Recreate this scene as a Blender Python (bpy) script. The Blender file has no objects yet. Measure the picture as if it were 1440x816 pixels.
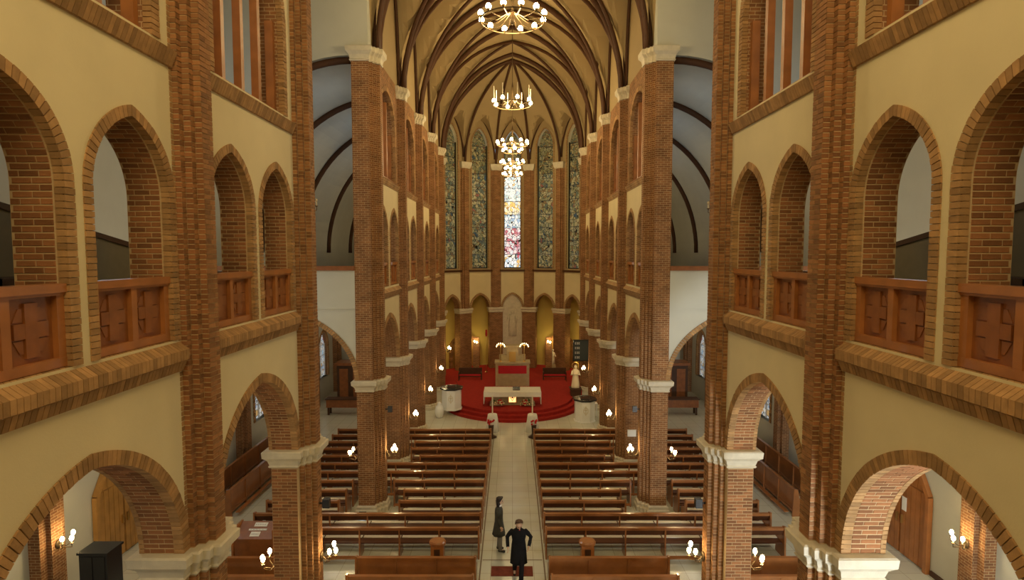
import bpy, math, random
from math import sin, cos, pi, sqrt, radians, atan2, acos
from mathutils import Vector, Matrix
random.seed(7)
C = bpy.context.scene.collection
SC = bpy.context.scene

# ------------------------------------------------------------------ camera
F_PX = 790.0
PITCH = 3.62
cam_d = bpy.data.cameras.new('camera')
cam_d.sensor_fit = 'HORIZONTAL'; cam_d.sensor_width = 36.0
cam_d.lens = 36.0 * F_PX / 1440.0
cam_d.clip_start = 0.05; cam_d.clip_end = 300
cam_d.shift_x = -0.0004
cam = bpy.data.objects.new('camera', cam_d); C.objects.link(cam)
cam.location = (0, 0, 8.8)
cam.rotation_euler = (radians(90 - PITCH), 0, 0)
SC.camera = cam

# ------------------------------------------------------------------ world, exposure
w = bpy.data.worlds.new('world'); SC.world = w; w.use_nodes = True
w.node_tree.nodes['Background'].inputs[0].default_value = (0.55, 0.68, 0.85, 1)
w.node_tree.nodes['Background'].inputs[1].default_value = 0.5
SC.view_settings.view_transform = 'Standard'
SC.view_settings.look = 'None'
SC.view_settings.gamma = 1
SC.view_settings.use_curve_mapping = False
SC.view_settings.exposure = 0.0

WARM = (1.0, 0.74, 0.36)
WARM2 = (1.0, 0.66, 0.28)
COOL = (0.72, 0.86, 1.0)
def point(loc, e, col=WARM, r=0.3):
    l = bpy.data.lights.new('lamp_light', 'POINT'); l.energy = e; l.color = col; l.shadow_soft_size = r
    o = bpy.data.objects.new('lamp_light', l); C.objects.link(o); o.location = loc; return o
def area(loc, target, e, sx, sy, col=COOL):
    l = bpy.data.lights.new('window_light', 'AREA'); l.shape = 'RECTANGLE'; l.size = sx; l.size_y = sy
    l.energy = e; l.color = col
    o = bpy.data.objects.new('window_light', l); C.objects.link(o); o.location = loc
    d = Vector(target) - Vector(loc); o.rotation_euler = d.to_track_quat('-Z', 'Y').to_euler(); return o

# area lights added as daylight; transept and west windows are not built
for s in (-1, 1):
    area((s*11.3, 15.6, 11.5), (s*4, 17.0, 12.0), 120, 3.6, 5.0)
    # unseen lamps added behind the arcade wall to brighten the gallery vault
    for yy in (6.0, 10.3, 21.1, 25.4, 29.7):
        area((s*5.6, yy, 13.2), (s*8.6, yy, 13.6), 20 if yy < 12 else 13, 1.6, 0.4)
    # point lights without fixtures, high in the aisles and transept arms
    for yy in (6.0, 10.2, 25.4, 31.0):
        point((s*8.4, yy, 6.2), 70, (1.0, 0.84, 0.62), 0.3)
    point((s*8.6, 15.7, 6.2), 85, (0.98, 0.92, 0.80), 0.5)
area((0, -1.6, 15.5), (0, 14, 10.5), 900, 6.0, 6.0, (1.0, 0.80, 0.44))  # added unseen warm light from behind the camera, brightens the near walls
area((8.0, -1.4, 3.4), (5.0, 8, 5.0), 1250, 1.6, 2.4, (0.86, 0.93, 1.0))
area((-8.4, -1.4, 3.0), (-8.4, 9, 3.5), 60, 2.0, 3.2, (0.86, 0.93, 1.0))

# ------------------------------------------------------------------ materials
M = {}
def mat(name, col, rough=0.6, spec=0.5, metal=0.0, emit=None, es=0.0, noise=0.0, nscale=6.0, bump=0.0, bscale=40.0, coat=0.0, rnd=0.0, obj_rnd=0.0):
    m = bpy.data.materials.new(name); m.use_nodes = True
    nt = m.node_tree; N = nt.nodes; L = nt.links; b = N['Principled BSDF']
    b.inputs['Base Color'].default_value = (*col, 1); b.inputs['Roughness'].default_value = rough
    b.inputs['Specular IOR Level'].default_value = spec; b.inputs['Metallic'].default_value = metal
    b.inputs['Coat Weight'].default_value = coat
    tc = N.new('ShaderNodeTexCoord')
    cur = None
    if noise > 0:
        n = N.new('ShaderNodeTexNoise'); n.inputs['Scale'].default_value = nscale; n.inputs['Detail'].default_value = 5
        L.new(tc.outputs['Object'], n.inputs['Vector'])
        mr = N.new('ShaderNodeMapRange'); mr.inputs[1].default_value = 0.25; mr.inputs[2].default_value = 0.75
        mr.inputs[3].default_value = 1 - noise; mr.inputs[4].default_value = 1 + noise
        L.new(n.outputs[0], mr.inputs[0]); cur = mr.outputs[0]
    if rnd > 0 or obj_rnd > 0:
        if rnd > 0:
            g = N.new('ShaderNodeNewGeometry'); src = g.outputs['Random Per Island']; k = rnd
        else:
            g = N.new('ShaderNodeObjectInfo'); src = g.outputs['Random']; k = obj_rnd
        mr = N.new('ShaderNodeMapRange'); mr.inputs[3].default_value = 1 - k; mr.inputs[4].default_value = 1 + k
        L.new(src, mr.inputs[0])
        if cur is None: cur = mr.outputs[0]
        else:
            mm = N.new('ShaderNodeMath'); mm.operation = 'MULTIPLY'; L.new(cur, mm.inputs[0]); L.new(mr.outputs[0], mm.inputs[1]); cur = mm.outputs[0]
    if cur is not None:
        vm = N.new('ShaderNodeVectorMath'); vm.operation = 'SCALE'; vm.inputs[0].default_value = col
        L.new(cur, vm.inputs['Scale']); L.new(vm.outputs[0], b.inputs['Base Color'])
    if bump > 0:
        n2 = N.new('ShaderNodeTexNoise'); n2.inputs['Scale'].default_value = bscale; n2.inputs['Detail'].default_value = 4
        L.new(tc.outputs['Object'], n2.inputs['Vector'])
        bp = N.new('ShaderNodeBump'); bp.inputs['Strength'].default_value = bump; bp.inputs['Distance'].default_value = 0.01
        L.new(n2.outputs[0], bp.inputs['Height']); L.new(bp.outputs[0], b.inputs['Normal'])
    if emit:
        b.inputs['Emission Color'].default_value = (*emit, 1); b.inputs['Emission Strength'].default_value = es
    M[name] = m; return m

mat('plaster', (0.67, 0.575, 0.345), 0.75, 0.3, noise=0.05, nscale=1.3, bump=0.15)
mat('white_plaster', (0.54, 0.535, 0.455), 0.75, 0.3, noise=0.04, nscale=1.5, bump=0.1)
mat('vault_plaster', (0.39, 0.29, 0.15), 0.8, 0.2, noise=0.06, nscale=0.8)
mat('apse_gold', (0.60, 0.43, 0.12), 0.7, 0.3, noise=0.07, nscale=1.2)
mat('stone', (0.60, 0.54, 0.41), 0.6, 0.4, noise=0.10, nscale=7, bump=0.3)
mat('rib', (0.07, 0.028, 0.010), 0.6, 0.3, noise=0.1)
mat('brick_piece', (0.27, 0.115, 0.045), 0.8, 0.25, noise=0.22, nscale=9, bump=0.4, bscale=60, obj_rnd=0.32)
mat('brick_stuff', (0.28, 0.13, 0.05), 0.8, 0.25, noise=0.18, nscale=9, bump=0.3, bscale=60, rnd=0.32)
mat('brick_edge', (0.36, 0.205, 0.085), 0.8, 0.25, noise=0.18, nscale=9, bump=0.3, bscale=60, rnd=0.25)
mat('mortar', (0.52, 0.37, 0.20), 0.9, 0.2, noise=0.1)
mat('mahogany', (0.36, 0.135, 0.036), 0.42, 0.5, noise=0.25, nscale=3, coat=0.3)
mat('mahogany_dark', (0.25, 0.085, 0.022), 0.4, 0.5, noise=0.25, nscale=5, coat=0.2)
mat('pew_dark', (0.085, 0.028, 0.010), 0.45, 0.4, noise=0.25, nscale=2.5)  # darker copy of the pew wood, shade between rails put into the colour
mat('pew_wood', (0.30, 0.115, 0.034), 0.28, 0.5, noise=0.25, nscale=2.5, coat=0.4)
mat('pew_seat', (0.85, 0.78, 0.62), 0.35, 0.5, noise=0.06, nscale=3, coat=0.3)
mat('dark_wood', (0.07, 0.032, 0.016), 0.45, 0.4, noise=0.2, nscale=4)
mat('door_wood', (0.42, 0.22, 0.06), 0.4, 0.4, noise=0.25, nscale=3)
mat('red_carpet', (0.33, 0.026, 0.020), 0.9, 0.1, noise=0.12, nscale=5, bump=0.2, bscale=120)
mat('red_cloth', (0.45, 0.02, 0.03), 0.8, 0.2, noise=0.08)
mat('white_cloth', (0.78, 0.77, 0.70), 0.8, 0.2, noise=0.03)
mat('marble', (0.72, 0.71, 0.66), 0.25, 0.5, noise=0.07, nscale=2.5)
mat('white_panel', (0.80, 0.82, 0.82), 0.4, 0.4, noise=0.03)
mat('black_gloss', (0.02, 0.02, 0.022), 0.25, 0.5)
mat('black_metal', (0.03, 0.025, 0.02), 0.4, 0.5, metal=0.6)
mat('black_cloth', (0.012, 0.012, 0.014), 0.9, 0.15, noise=0.15, nscale=12)
mat('grey_coat', (0.065, 0.065, 0.055), 0.9, 0.15, noise=0.15, nscale=12)
mat('grey_trousers', (0.22, 0.21, 0.20), 0.9, 0.15, noise=0.1)
mat('skin', (0.62, 0.40, 0.28), 0.55, 0.4)
mat('dark_hair', (0.018, 0.012, 0.010), 0.5, 0.4)
mat('brown_hair', (0.07, 0.035, 0.02), 0.5, 0.4)
mat('brass', (0.60, 0.40, 0.14), 0.3, 0.5, metal=0.9)
mat('gold', (0.80, 0.52, 0.16), 0.3, 0.5, metal=0.85)
mat('bronze', (0.15, 0.10, 0.05), 0.4, 0.5, metal=0.7)
mat('altar_stone', (0.42, 0.34, 0.20), 0.6, 0.4, noise=0.12, nscale=4)
mat('stair_paint', (0.22, 0.19, 0.12), 0.7, 0.3, noise=0.06)
mat('flower', (0.75, 0.60, 0.35), 0.8, 0.2, rnd=0.4)
mat('leaf', (0.06, 0.12, 0.03), 0.7, 0.3, rnd=0.4)
mat('red_flower', (0.55, 0.03, 0.03), 0.7, 0.2, rnd=0.3)
mat('paper', (0.82, 0.82, 0.78), 0.8, 0.2)
mat('ink', (0.05, 0.05, 0.06), 0.8, 0.2)
mat('doormat', (0.20, 0.055, 0.035), 0.95, 0.1, noise=0.2, nscale=8, bump=0.3, bscale=150)
mat('joint', (0.20, 0.15, 0.10), 0.7, 0.3)
mat('board', (0.035, 0.045, 0.045), 0.5, 0.4)
mat('bulb', (1, 0.9, 0.7), 0.4, 0.3, emit=(1.0, 0.78, 0.40), es=45)
mat('bulb_off', (0.7, 0.6, 0.42), 0.3, 0.5)
mat('candle', (0.8, 0.72, 0.55), 0.5, 0.4)
mat('flame', (1, 0.8, 0.5), 0.5, 0.2, emit=(1.0, 0.78, 0.38), es=9)
mat('screen', (0.3, 0.4, 0.5), 0.4, 0.3, emit=(0.55, 0.80, 1.0), es=2.5)
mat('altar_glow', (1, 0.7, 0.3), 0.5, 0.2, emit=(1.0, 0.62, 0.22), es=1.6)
mat('extinguisher', (0.45, 0.03, 0.02), 0.35, 0.5)

def floor_mat():
    m = bpy.data.materials.new('floor_stone'); m.use_nodes = True
    nt = m.node_tree; N = nt.nodes; L = nt.links; b = N['Principled BSDF']
    tc = N.new('ShaderNodeTexCoord')
    br = N.new('ShaderNodeTexBrick'); br.offset = 0.0
    br.inputs['Scale'].default_value = 1.0; br.inputs['Brick Width'].default_value = 0.6; br.inputs['Row Height'].default_value = 0.6
    br.inputs['Mortar Size'].default_value = 0.006
    br.inputs['Color1'].default_value = (0.62, 0.63, 0.54, 1); br.inputs['Color2'].default_value = (0.58, 0.59, 0.505, 1)
    br.inputs['Mortar'].default_value = (0.36, 0.32, 0.24, 1)
    L.new(tc.outputs['Object'], br.inputs['Vector'])
    n = N.new('ShaderNodeTexNoise'); n.inputs['Scale'].default_value = 1.1; n.inputs['Detail'].default_value = 6
    L.new(tc.outputs['Object'], n.inputs['Vector'])
    mx = N.new('ShaderNodeMixRGB'); mx.blend_type = 'MULTIPLY'; mx.inputs[0].default_value = 0.35
    L.new(br.outputs[0], mx.inputs[1]); L.new(n.outputs[1], mx.inputs[2])
    mx2 = N.new('ShaderNodeMixRGB'); mx2.blend_type = 'MIX'; mx2.inputs[0].default_value = 0.75
    L.new(mx.outputs[0], mx2.inputs[1]); L.new(br.outputs[0], mx2.inputs[2])
    L.new(mx2.outputs[0], b.inputs['Base Color'])
    b.inputs['Roughness'].default_value = 0.22
    M['floor_stone'] = m
floor_mat()

def brick_mat(name, c1, c2, mortar, scale=1.0, bw=0.21, rh=0.07):
    m = bpy.data.materials.new(name); m.use_nodes = True
    nt = m.node_tree; N = nt.nodes; L = nt.links; b = N['Principled BSDF']
    uv = N.new('ShaderNodeUVMap'); uv.uv_map = 'UVMap'
    br = N.new('ShaderNodeTexBrick')
    br.inputs['Scale'].default_value = scale; br.inputs['Brick Width'].default_value = bw; br.inputs['Row Height'].default_value = rh
    br.inputs['Mortar Size'].default_value = 0.0065; br.inputs['Bias'].default_value = 0.0
    br.inputs['Color1'].default_value = (*c1, 1); br.inputs['Color2'].default_value = (*c2, 1); br.inputs['Mortar'].default_value = (*mortar, 1)
    L.new(uv.outputs[0], br.inputs['Vector'])
    n = N.new('ShaderNodeTexNoise'); n.inputs['Scale'].default_value = 2.2; n.inputs['Detail'].default_value = 5
    L.new(uv.outputs[0], n.inputs['Vector'])
    mr = N.new('ShaderNodeMapRange'); mr.inputs[1].default_value = 0.3; mr.inputs[2].default_value = 0.7; mr.inputs[3].default_value = 0.75; mr.inputs[4].default_value = 1.2
    L.new(n.outputs[0], mr.inputs[0])
    vm = N.new('ShaderNodeVectorMath'); vm.operation = 'SCALE'
    L.new(br.outputs[0], vm.inputs[0]); L.new(mr.outputs[0], vm.inputs['Scale']); L.new(vm.outputs[0], b.inputs['Base Color'])
    bp = N.new('ShaderNodeBump'); bp.inputs['Strength'].default_value = 0.5; bp.inputs['Distance'].default_value = 0.008; bp.invert = True
    L.new(br.outputs['Fac'], bp.inputs['Height']); L.new(bp.outputs[0], b.inputs['Normal'])
    b.inputs['Roughness'].default_value = 0.85; b.inputs['Specular IOR Level'].default_value = 0.2
    M[name] = m
brick_mat('brick', (0.29, 0.13, 0.052), (0.19, 0.085, 0.036), (0.44, 0.30, 0.16))
brick_mat('brick_light', (0.40, 0.235, 0.10), (0.30, 0.17, 0.075), (0.46, 0.33, 0.19))

def stained(name, kind, es):
    m = bpy.data.materials.new(name); m.use_nodes = True
    nt = m.node_tree; N = nt.nodes; L = nt.links; b = N['Principled BSDF']
    uv = N.new('ShaderNodeUVMap'); uv.uv_map = 'UVMap'
    mp = N.new('ShaderNodeMapping'); mp.inputs['Scale'].default_value = (1, 0.75, 1); L.new(uv.outputs[0], mp.inputs[0])
    v = N.new('ShaderNodeTexVoronoi'); v.inputs['Scale'].default_value = 5.5; v.inputs['Randomness'].default_value = 0.9; L.new(mp.outputs[0], v.inputs['Vector'])
    ve = N.new('ShaderNodeTexVoronoi'); ve.feature = 'DISTANCE_TO_EDGE'; ve.inputs['Scale'].default_value = 5.5; ve.inputs['Randomness'].default_value = 0.9; L.new(mp.outputs[0], ve.inputs['Vector'])
    sep = N.new('ShaderNodeSeparateColor'); L.new(v.outputs['Color'], sep.inputs[0])
    big = N.new('ShaderNodeTexNoise'); big.inputs['Scale'].default_value = 1.6; big.inputs['Detail'].default_value = 1; L.new(uv.outputs[0], big.inputs['Vector'])
    ad = N.new('ShaderNodeMath'); ad.operation = 'MULTIPLY_ADD'; ad.inputs[1].default_value = 0.62; L.new(sep.outputs[0], ad.inputs[0])
    sc = N.new('ShaderNodeMath'); sc.operation = 'MULTIPLY'; sc.inputs[1].default_value = 0.42; L.new(big.outputs[0], sc.inputs[0]); L.new(sc.outputs[0], ad.inputs[2])
    r = N.new('ShaderNodeValToRGB'); r.color_ramp.interpolation = 'CONSTANT'; e = r.color_ramp.elements
    if kind == 'bright':
        cols = [(0, (0.25, 0.45, 0.75)), (0.20, (0.85, 0.93, 1.0)), (0.40, (0.95, 0.95, 0.85)), (0.50, (0.75, 0.5, 0.2)), (0.58, (0.80, 0.90, 1.0)), (0.72, (0.45, 0.65, 0.85)), (0.85, (0.55, 0.12, 0.16))]
    elif kind == 'amber':
        cols = [(0, (0.35, 0.20, 0.06)), (0.20, (0.90, 0.80, 0.55)), (0.40, (0.85, 0.60, 0.20)), (0.50, (0.75, 0.45, 0.12)), (0.58, (0.90, 0.92, 0.85)), (0.72, (0.45, 0.55, 0.65)), (0.85, (0.65, 0.35, 0.10))]
    elif kind == 'crimson':
        cols = [(0, (0.30, 0.05, 0.10)), (0.20, (0.90, 0.80, 0.85)), (0.40, (0.70, 0.42, 0.48)), (0.50, (0.50, 0.14, 0.20)), (0.58, (0.80, 0.85, 0.95)), (0.72, (0.60, 0.35, 0.45)), (0.85, (0.40, 0.06, 0.10))]
    elif kind == 'azure':
        cols = [(0, (0.12, 0.25, 0.50)), (0.20, (0.75, 0.88, 1.0)), (0.40, (0.45, 0.65, 0.85)), (0.50, (0.30, 0.45, 0.70)), (0.58, (0.85, 0.93, 1.0)), (0.72, (0.35, 0.50, 0.60)), (0.85, (0.60, 0.70, 0.75))]
    else:
        cols = [(0, (0.04, 0.08, 0.12)), (0.20, (0.22, 0.22, 0.11)), (0.36, (0.38, 0.34, 0.18)), (0.50, (0.20, 0.13, 0.05)), (0.58, (0.27, 0.27, 0.17)), (0.72, (0.10, 0.13, 0.10)), (0.85, (0.24, 0.09, 0.06))]
    e[0].position, e[0].color = cols[0][0], (*cols[0][1], 1)
    e[1].position, e[1].color = cols[1][0], (*cols[1][1], 1)
    for p, c in cols[2:]:
        q = e.new(p); q.color = (*c, 1)
    L.new(ad.outputs[0], r.inputs[0])
    cmp = N.new('ShaderNodeMath'); cmp.operation = 'GREATER_THAN'; cmp.inputs[1].default_value = 0.045; L.new(ve.outputs['Distance'], cmp.inputs[0])
    vm = N.new('ShaderNodeVectorMath'); vm.operation = 'SCALE'; L.new(r.outputs[0], vm.inputs[0]); L.new(cmp.outputs[0], vm.inputs['Scale'])
    L.new(vm.outputs[0], b.inputs['Base Color']); L.new(vm.outputs[0], b.inputs['Emission Color'])
    b.inputs['Emission Strength'].default_value = es; b.inputs['Roughness'].default_value = 0.3
    M[name] = m
stained('glass_bright', 'bright', 0.85)
stained('glass_amber', 'amber', 0.8)
stained('glass_crimson', 'crimson', 0.8)
stained('glass_azure', 'azure', 0.8)
stained('glass_dim', 'dim', 0.26)
stained('glass_dark', 'dim', 0.10)
stained('glass_aisle', 'bright', 0.35)

# ------------------------------------------------------------------ mesh helpers
def ident(p): return p
class MB:
    def __init__(self, tf=ident, flip=False):
        self.v = []; self.f = []; self.uv = []; self.tf = tf; self.flip = flip
    def face(self, pts, uv=None):
        i = len(self.v); self.v += [tuple(self.tf(p)) for p in pts]
        idx = list(range(i, i + len(pts)))
        self.f.append(idx); self.uv.append(uv); return self
    def add(self, vs, fs):
        i = len(self.v); self.v += [tuple(self.tf(p)) for p in vs]
        for q in fs: self.f.append([i + k for k in q]); self.uv.append(None)
        return self
    def box(self, x0, x1, y0, y1, z0, z1):
        vs = [(x0,y0,z0),(x1,y0,z0),(x1,y1,z0),(x0,y1,z0),(x0,y0,z1),(x1,y0,z1),(x1,y1,z1),(x0,y1,z1)]
        return self.add(vs, [(0,3,2,1),(4,5,6,7),(0,1,5,4),(1,2,6,5),(2,3,7,6),(3,0,4,7)])
    def hexa(self, vs):
        return self.add(vs, [(0,3,2,1),(4,5,6,7),(0,1,5,4),(1,2,6,5),(2,3,7,6),(3,0,4,7)])
    def loft(self, rings, cap=True, close=True):
        n = len(rings[0]); i = len(self.v)
        for r in rings: self.v += [tuple(self.tf(p)) for p in r]
        for k in range(len(rings) - 1):
            for j in range(n if close else n - 1):
                a = i + k*n + j; b2 = i + k*n + (j+1) % n
                self.f.append([a, b2, b2 + n, a + n]); self.uv.append(None)
        if cap:
            self.f.append([i + j for j in range(n)][::-1]); self.uv.append(None)
            self.f.append([i + (len(rings)-1)*n + j for j in range(n)]); self.uv.append(None)
        return self
    def prism(self, poly, z0, z1):
        return self.loft([[(x, y, z0) for x, y in poly], [(x, y, z1) for x, y in poly]])
    def lathe(self, prof, c=(0,0,0), n=16, a0=0.0, sx=1, sy=1):
        rings = [[(c[0] + sx*r*cos(a0 + 2*pi*j/n), c[1] + sy*r*sin(a0 + 2*pi*j/n), c[2] + z) for j in range(n)] for r, z in prof]
        return self.loft(rings)
    def tube(self, path, r, n=8, cap=True, sq=False):
        P = [Vector(p) for p in path]; rings = []
        rr = r if isinstance(r, (list, tuple)) else [r]*len(P)
        up = Vector((0.013, 0.021, 1)).normalized()
        for k, p in enumerate(P):
            t = (P[min(k+1, len(P)-1)] - P[max(k-1, 0)]).normalized()
            a = t.cross(up)
            if a.length < 0.05: a = t.cross(Vector((1, 0, 0)))
            a.normalize(); b = t.cross(a).normalized()
            if k and a.dot(pa) < 0: a = -a; b = -b
            pa = a
            rings.append([tuple(p + rr[k]*(cos(2*pi*(j+.5)/n)*a + sin(2*pi*(j+.5)/n)*b)) for j in range(n)])
        return self.loft(rings, cap)
    def ball(self, c, r, n=10, m=6, s=(1,1,1)):
        rings = []
        for k in range(1, m):
            th = pi*k/m
            rings.append([(c[0] + s[0]*r*sin(th)*cos(2*pi*j/n), c[1] + s[1]*r*sin(th)*sin(2*pi*j/n), c[2] - s[2]*r*cos(th)) for j in range(n)])
        return self.loft(rings)
    def build(self, name, material, parent=None, smooth=False):
        me = bpy.data.meshes.new(name)
        off = Vector((0,0,0))
        if parent is not None:
            q = parent
            while q is not None: off += q.location; q = q.parent
        vs = [(v[0]-off[0], v[1]-off[1], v[2]-off[2]) for v in self.v]
        fs = [f[::-1] for f in self.f] if self.flip else self.f
        me.from_pydata(vs, [], fs)
        uvl = me.uv_layers.new(name='UVMap')
        data = []
        for f, u in zip(fs, self.uv):
            if u is not None:
                u2 = u[::-1] if self.flip else u
                for q in u2: data += [q[0], q[1]]
            else:
                a = Vector(self.v[f[0]]); n = Vector((0,0,0))
                for k in range(1, len(f)-1):
                    n += (Vector(self.v[f[k]]) - a).cross(Vector(self.v[f[k+1]]) - a)
                n = (abs(n.x), abs(n.y), abs(n.z))
                mx = max(n)
                for k in f:
                    p = self.v[k]
                    if n[2] == mx: data += [p[0], p[1]]
                    elif n[0] >= n[1]: data += [p[1], p[2]]
                    else: data += [p[0], p[2]]
        uvl.data.foreach_set('uv', data)
        if smooth: me.polygons.foreach_set('use_smooth', [True]*len(me.polygons))
        me.materials.append(M[material] if isinstance(material, str) else material)
        me.update()
        o = bpy.data.objects.new(name, me); C.objects.link(o)
        if parent is not None: o.parent = parent
        return o
def side(s): return MB(lambda p: (s*p[0], p[1], p[2]), s < 0)

def thing(name, label, cat, loc=(0,0,0), group=None, rz=0):
    o = bpy.data.objects.new(name, None); C.objects.link(o); o.location = loc; o.empty_display_size = 0.2
    o.rotation_euler = (0, 0, rz)
    o['label'] = label; o['category'] = cat
    if group: o['group'] = group
    return o
def tag(o, label, cat, group=None):
    o['label'] = label; o['category'] = cat
    if group: o['group'] = group
    return o
def struct(name, label=None):
    o = bpy.data.objects.new(name, None); C.objects.link(o); o['kind'] = 'structure'
    if label: o['label'] = label
    o['category'] = 'structure'
    return o
def stuff(o): o['kind'] = 'stuff'; return o
def copy_tree(o, parent=None):
    c = o.copy(); C.objects.link(c); c.parent = parent
    for ch in o.children: copy_tree(ch, c)
    return c
KIDS = {}
SIDE = {-1: 'left', 1: 'right'}
ORD = ['', 'nearest', 'second', 'third', 'fourth', 'fifth', 'sixth', 'seventh']

# arch profile: list of (t, h), t from -s to s
def arch_pts(s, h, n=20):
    out = []
    if h >= s:
        R = (s*s + h*h)/(2*s); c = R - s; am = atan2(h, c)
        L = [(-(R*cos(am*k/(n//2)) - c), R*sin(am*k/(n//2))) for k in range(n//2 + 1)]
        out = L + [(-t, z) for t, z in L[-2::-1]]
    else:
        out = [(-s*cos(pi*k/n), h*sin(pi*k/n)) for k in range(n+1)]
    out[0] = (-s, 0.0); out[-1] = (s, 0.0)
    return out

# wall panel lying in a plane: M1 maps (a, d, z) -> xyz ; a along wall, d depth (0 front -> D back)
def arch_panel(mb, a0, a1, z0, z1, holes, d0, d1, back=True, n=20, zfun=None, soffit=False):
    """wall between a0,a1,z0,z1 with arched holes (ac, hw, zs, rise, zbot)"""
    holes = sorted(holes)
    cur = a0
    ztop = zfun or (lambda a: z1)
    def q(aA, aB, zA0, zB0, zA1, zB1):
        for d in ((d0, d1) if back else (d0,)):
            pts = [(aA, d, zA0), (aB, d, zB0), (aB, d, zB1), (aA, d, zA1)]
            mb.face(pts if d == d0 else pts[::-1])
    def plain(aA, aB):
        k = 1 if zfun is None else max(1, int((aB-aA)/0.2))
        for i in range(k):
            x0 = aA + (aB-aA)*i/k; x1 = aA + (aB-aA)*(i+1)/k
            q(x0, x1, z0, z0, ztop(x0), ztop(x1))
    for (ac, hw, zs, rise, zb) in holes:
        if ac - hw > cur + 1e-5: plain(cur, ac-hw)
        P = arch_pts(hw, rise, n)
        for (t0, h0), (t1, h1) in zip(P, P[1:]):
            q(ac+t0, ac+t1, zs+h0, zs+h1, ztop(ac+t0), ztop(ac+t1))
        if zb > z0 + 1e-5: q(ac-hw, ac+hw, z0, z0, zb, zb)
        cur = ac + hw
    if a1 > cur + 1e-5: plain(cur, a1)

def soffit_mb(mb, ac, hw, zs, rise, zb, d0, d1, n=24):
    """lining of an arched hole with brick UVs"""
    P = [(-hw, zb - zs)] + arch_pts(hw, rise, n) + [(hw, zb - zs)]
    L = 0
    for (t0, h0), (t1, h1) in zip(P, P[1:]):
        dl = sqrt((t1-t0)**2 + (h1-h0)**2)
        mb.face([(ac+t0, d0, zs+h0), (ac+t0, d1, zs+h0), (ac+t1, d1, zs+h1), (ac+t1, d0, zs+h1)],
                [(d0, L), (d1, L), (d1, L+dl), (d0, L+dl)])
        L += dl

def ring_mb(mb, ac, hw, zs, rise, zb, wd, dfront, dback, pitch=0.072, gap=0.008, prod=None):
    """voussoirs and quoins around an arched hole; each brick a separate wedge"""
    hw -= .010; wd += .010; rise -= .010
    ri = arch_pts(hw, rise, 48); ro = arch_pts(hw + wd, rise + wd*1.0, 48)
    seg = [((-hw, zb-zs), (-hw-wd, zb-zs)), ] + list(zip(ri, ro)) + [((hw, zb-zs), (hw+wd, zb-zs))]
    out = [seg[0]]; acc = 0.0
    tot = sum(sqrt((q[0][0]-p[0][0])**2 + (q[0][1]-p[0][1])**2) for p, q in zip(seg, seg[1:]))
    N_ = max(4, round(tot/pitch)); st = tot/N_; nxt = st
    for p, q in zip(seg, seg[1:]):
        l = sqrt((q[0][0]-p[0][0])**2 + (q[0][1]-p[0][1])**2)
        while l > 1e-6 and acc + l >= nxt - 1e-6 and len(out) < N_:
            f = (nxt - acc)/l
            out.append(((p[0][0]+(q[0][0]-p[0][0])*f, p[0][1]+(q[0][1]-p[0][1])*f), (p[1][0]+(q[1][0]-p[1][0])*f, p[1][1]+(q[1][1]-p[1][1])*f)))
            nxt += st
        acc += l
    out.append(seg[-1])
    for (i0, o0), (i1, o1) in zip(out, out[1:]):
        g = 0.07
        def m(a, b2, f): return (a[0]+(b2[0]-a[0])*f, a[1]+(b2[1]-a[1])*f)
        A, B = m(i0, i1, g), m(i0, i1, 1-g); D, E = m(o0, o1, g), m(o0, o1, 1-g)
        df = dfront - random.uniform(0, 0.006)
        vs = [(ac+A[0], df, zs+A[1]), (ac+B[0], df, zs+B[1]), (ac+E[0], df, zs+E[1]), (ac+D[0], df, zs+D[1]),
              (ac+A[0], dback, zs+A[1]), (ac+B[0], dback, zs+B[1]), (ac+E[0], dback, zs+E[1]), (ac+D[0], dback, zs+D[1])]
        mb.hexa(vs)

# shared single bricks: local x = along wall thickness, z = course height, y = out of the face
def brick_mesh(L, H=0.057, D=0.05):
    mb = MB(); e = 0.004
    x, z = L/2, H/2
    mb.loft([[(-x,D,-z),(x,D,-z),(x,D,z),(-x,D,z)], [(-x,e,-z),(x,e,-z),(x,e,z),(-x,e,z)], [(-x+e,0,-z+e),(x-e,0,-z+e),(x-e,0,z-e),(-x+e,0,z-e)]])
    me = bpy.data.meshes.new('brick'); me.from_pydata(mb.v, [], mb.f); me.materials.append(M['brick_piece']); me.update()
    return me
BM = {L: brick_mesh(L) for L in (0.20, 0.12, 0.095, 0.088, 0.16)}
def brick_obj(L, loc, rot, parent):
    o = bpy.data.objects.new('brick', BM[L]); C.objects.link(o)
    o.parent = parent; o.location = Vector(loc) - parent.location; o.rotation_euler = rot
    return o

# ------------------------------------------------------------------ dimensions
XW, XB, XO = 4.65, 5.20, 11.5         # plaster face, back of the arcade wall, outer aisle wall
PY = [3.95, 8.15, 12.35, 19.0, 23.3, 27.6, 31.8, 36.0]
ZC0, ZC1 = 4.21, 4.60                 # lower capitals
ZU0, ZU1 = 15.02, 15.48               # upper capitals
ZL0, ZL1 = 7.18, 7.62                 # gallery ledge
ZS0, ZS1 = 11.32, 11.62                 # clerestory sill
ZTOP = 21.4
APC, APR = 37.6, 5.8
BAYS = [(0, 1), (1, 2), (3, 4), (4, 5), (5, 6), (6, 7)]
NEAR = (0, 1)

# ------------------------------------------------------------------ floor
fl = struct('floor')
MB().face([(-13,-3,0),(13,-3,0),(13,46,0),(-13,46,0)]).build('paving', 'floor_stone', fl)
MB().box(-0.86, 0.86, 15.66, 15.70, 0.0, 0.003).build('floor_joint', 'joint', fl)
m_ = MB()
for s in (-1, 1): m_.box(s*0.9 - 0.02, s*0.9 + 0.02, 13.0, 27.0, 0.0, 0.003)
m_.build('aisle_border', 'joint', fl)

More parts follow.
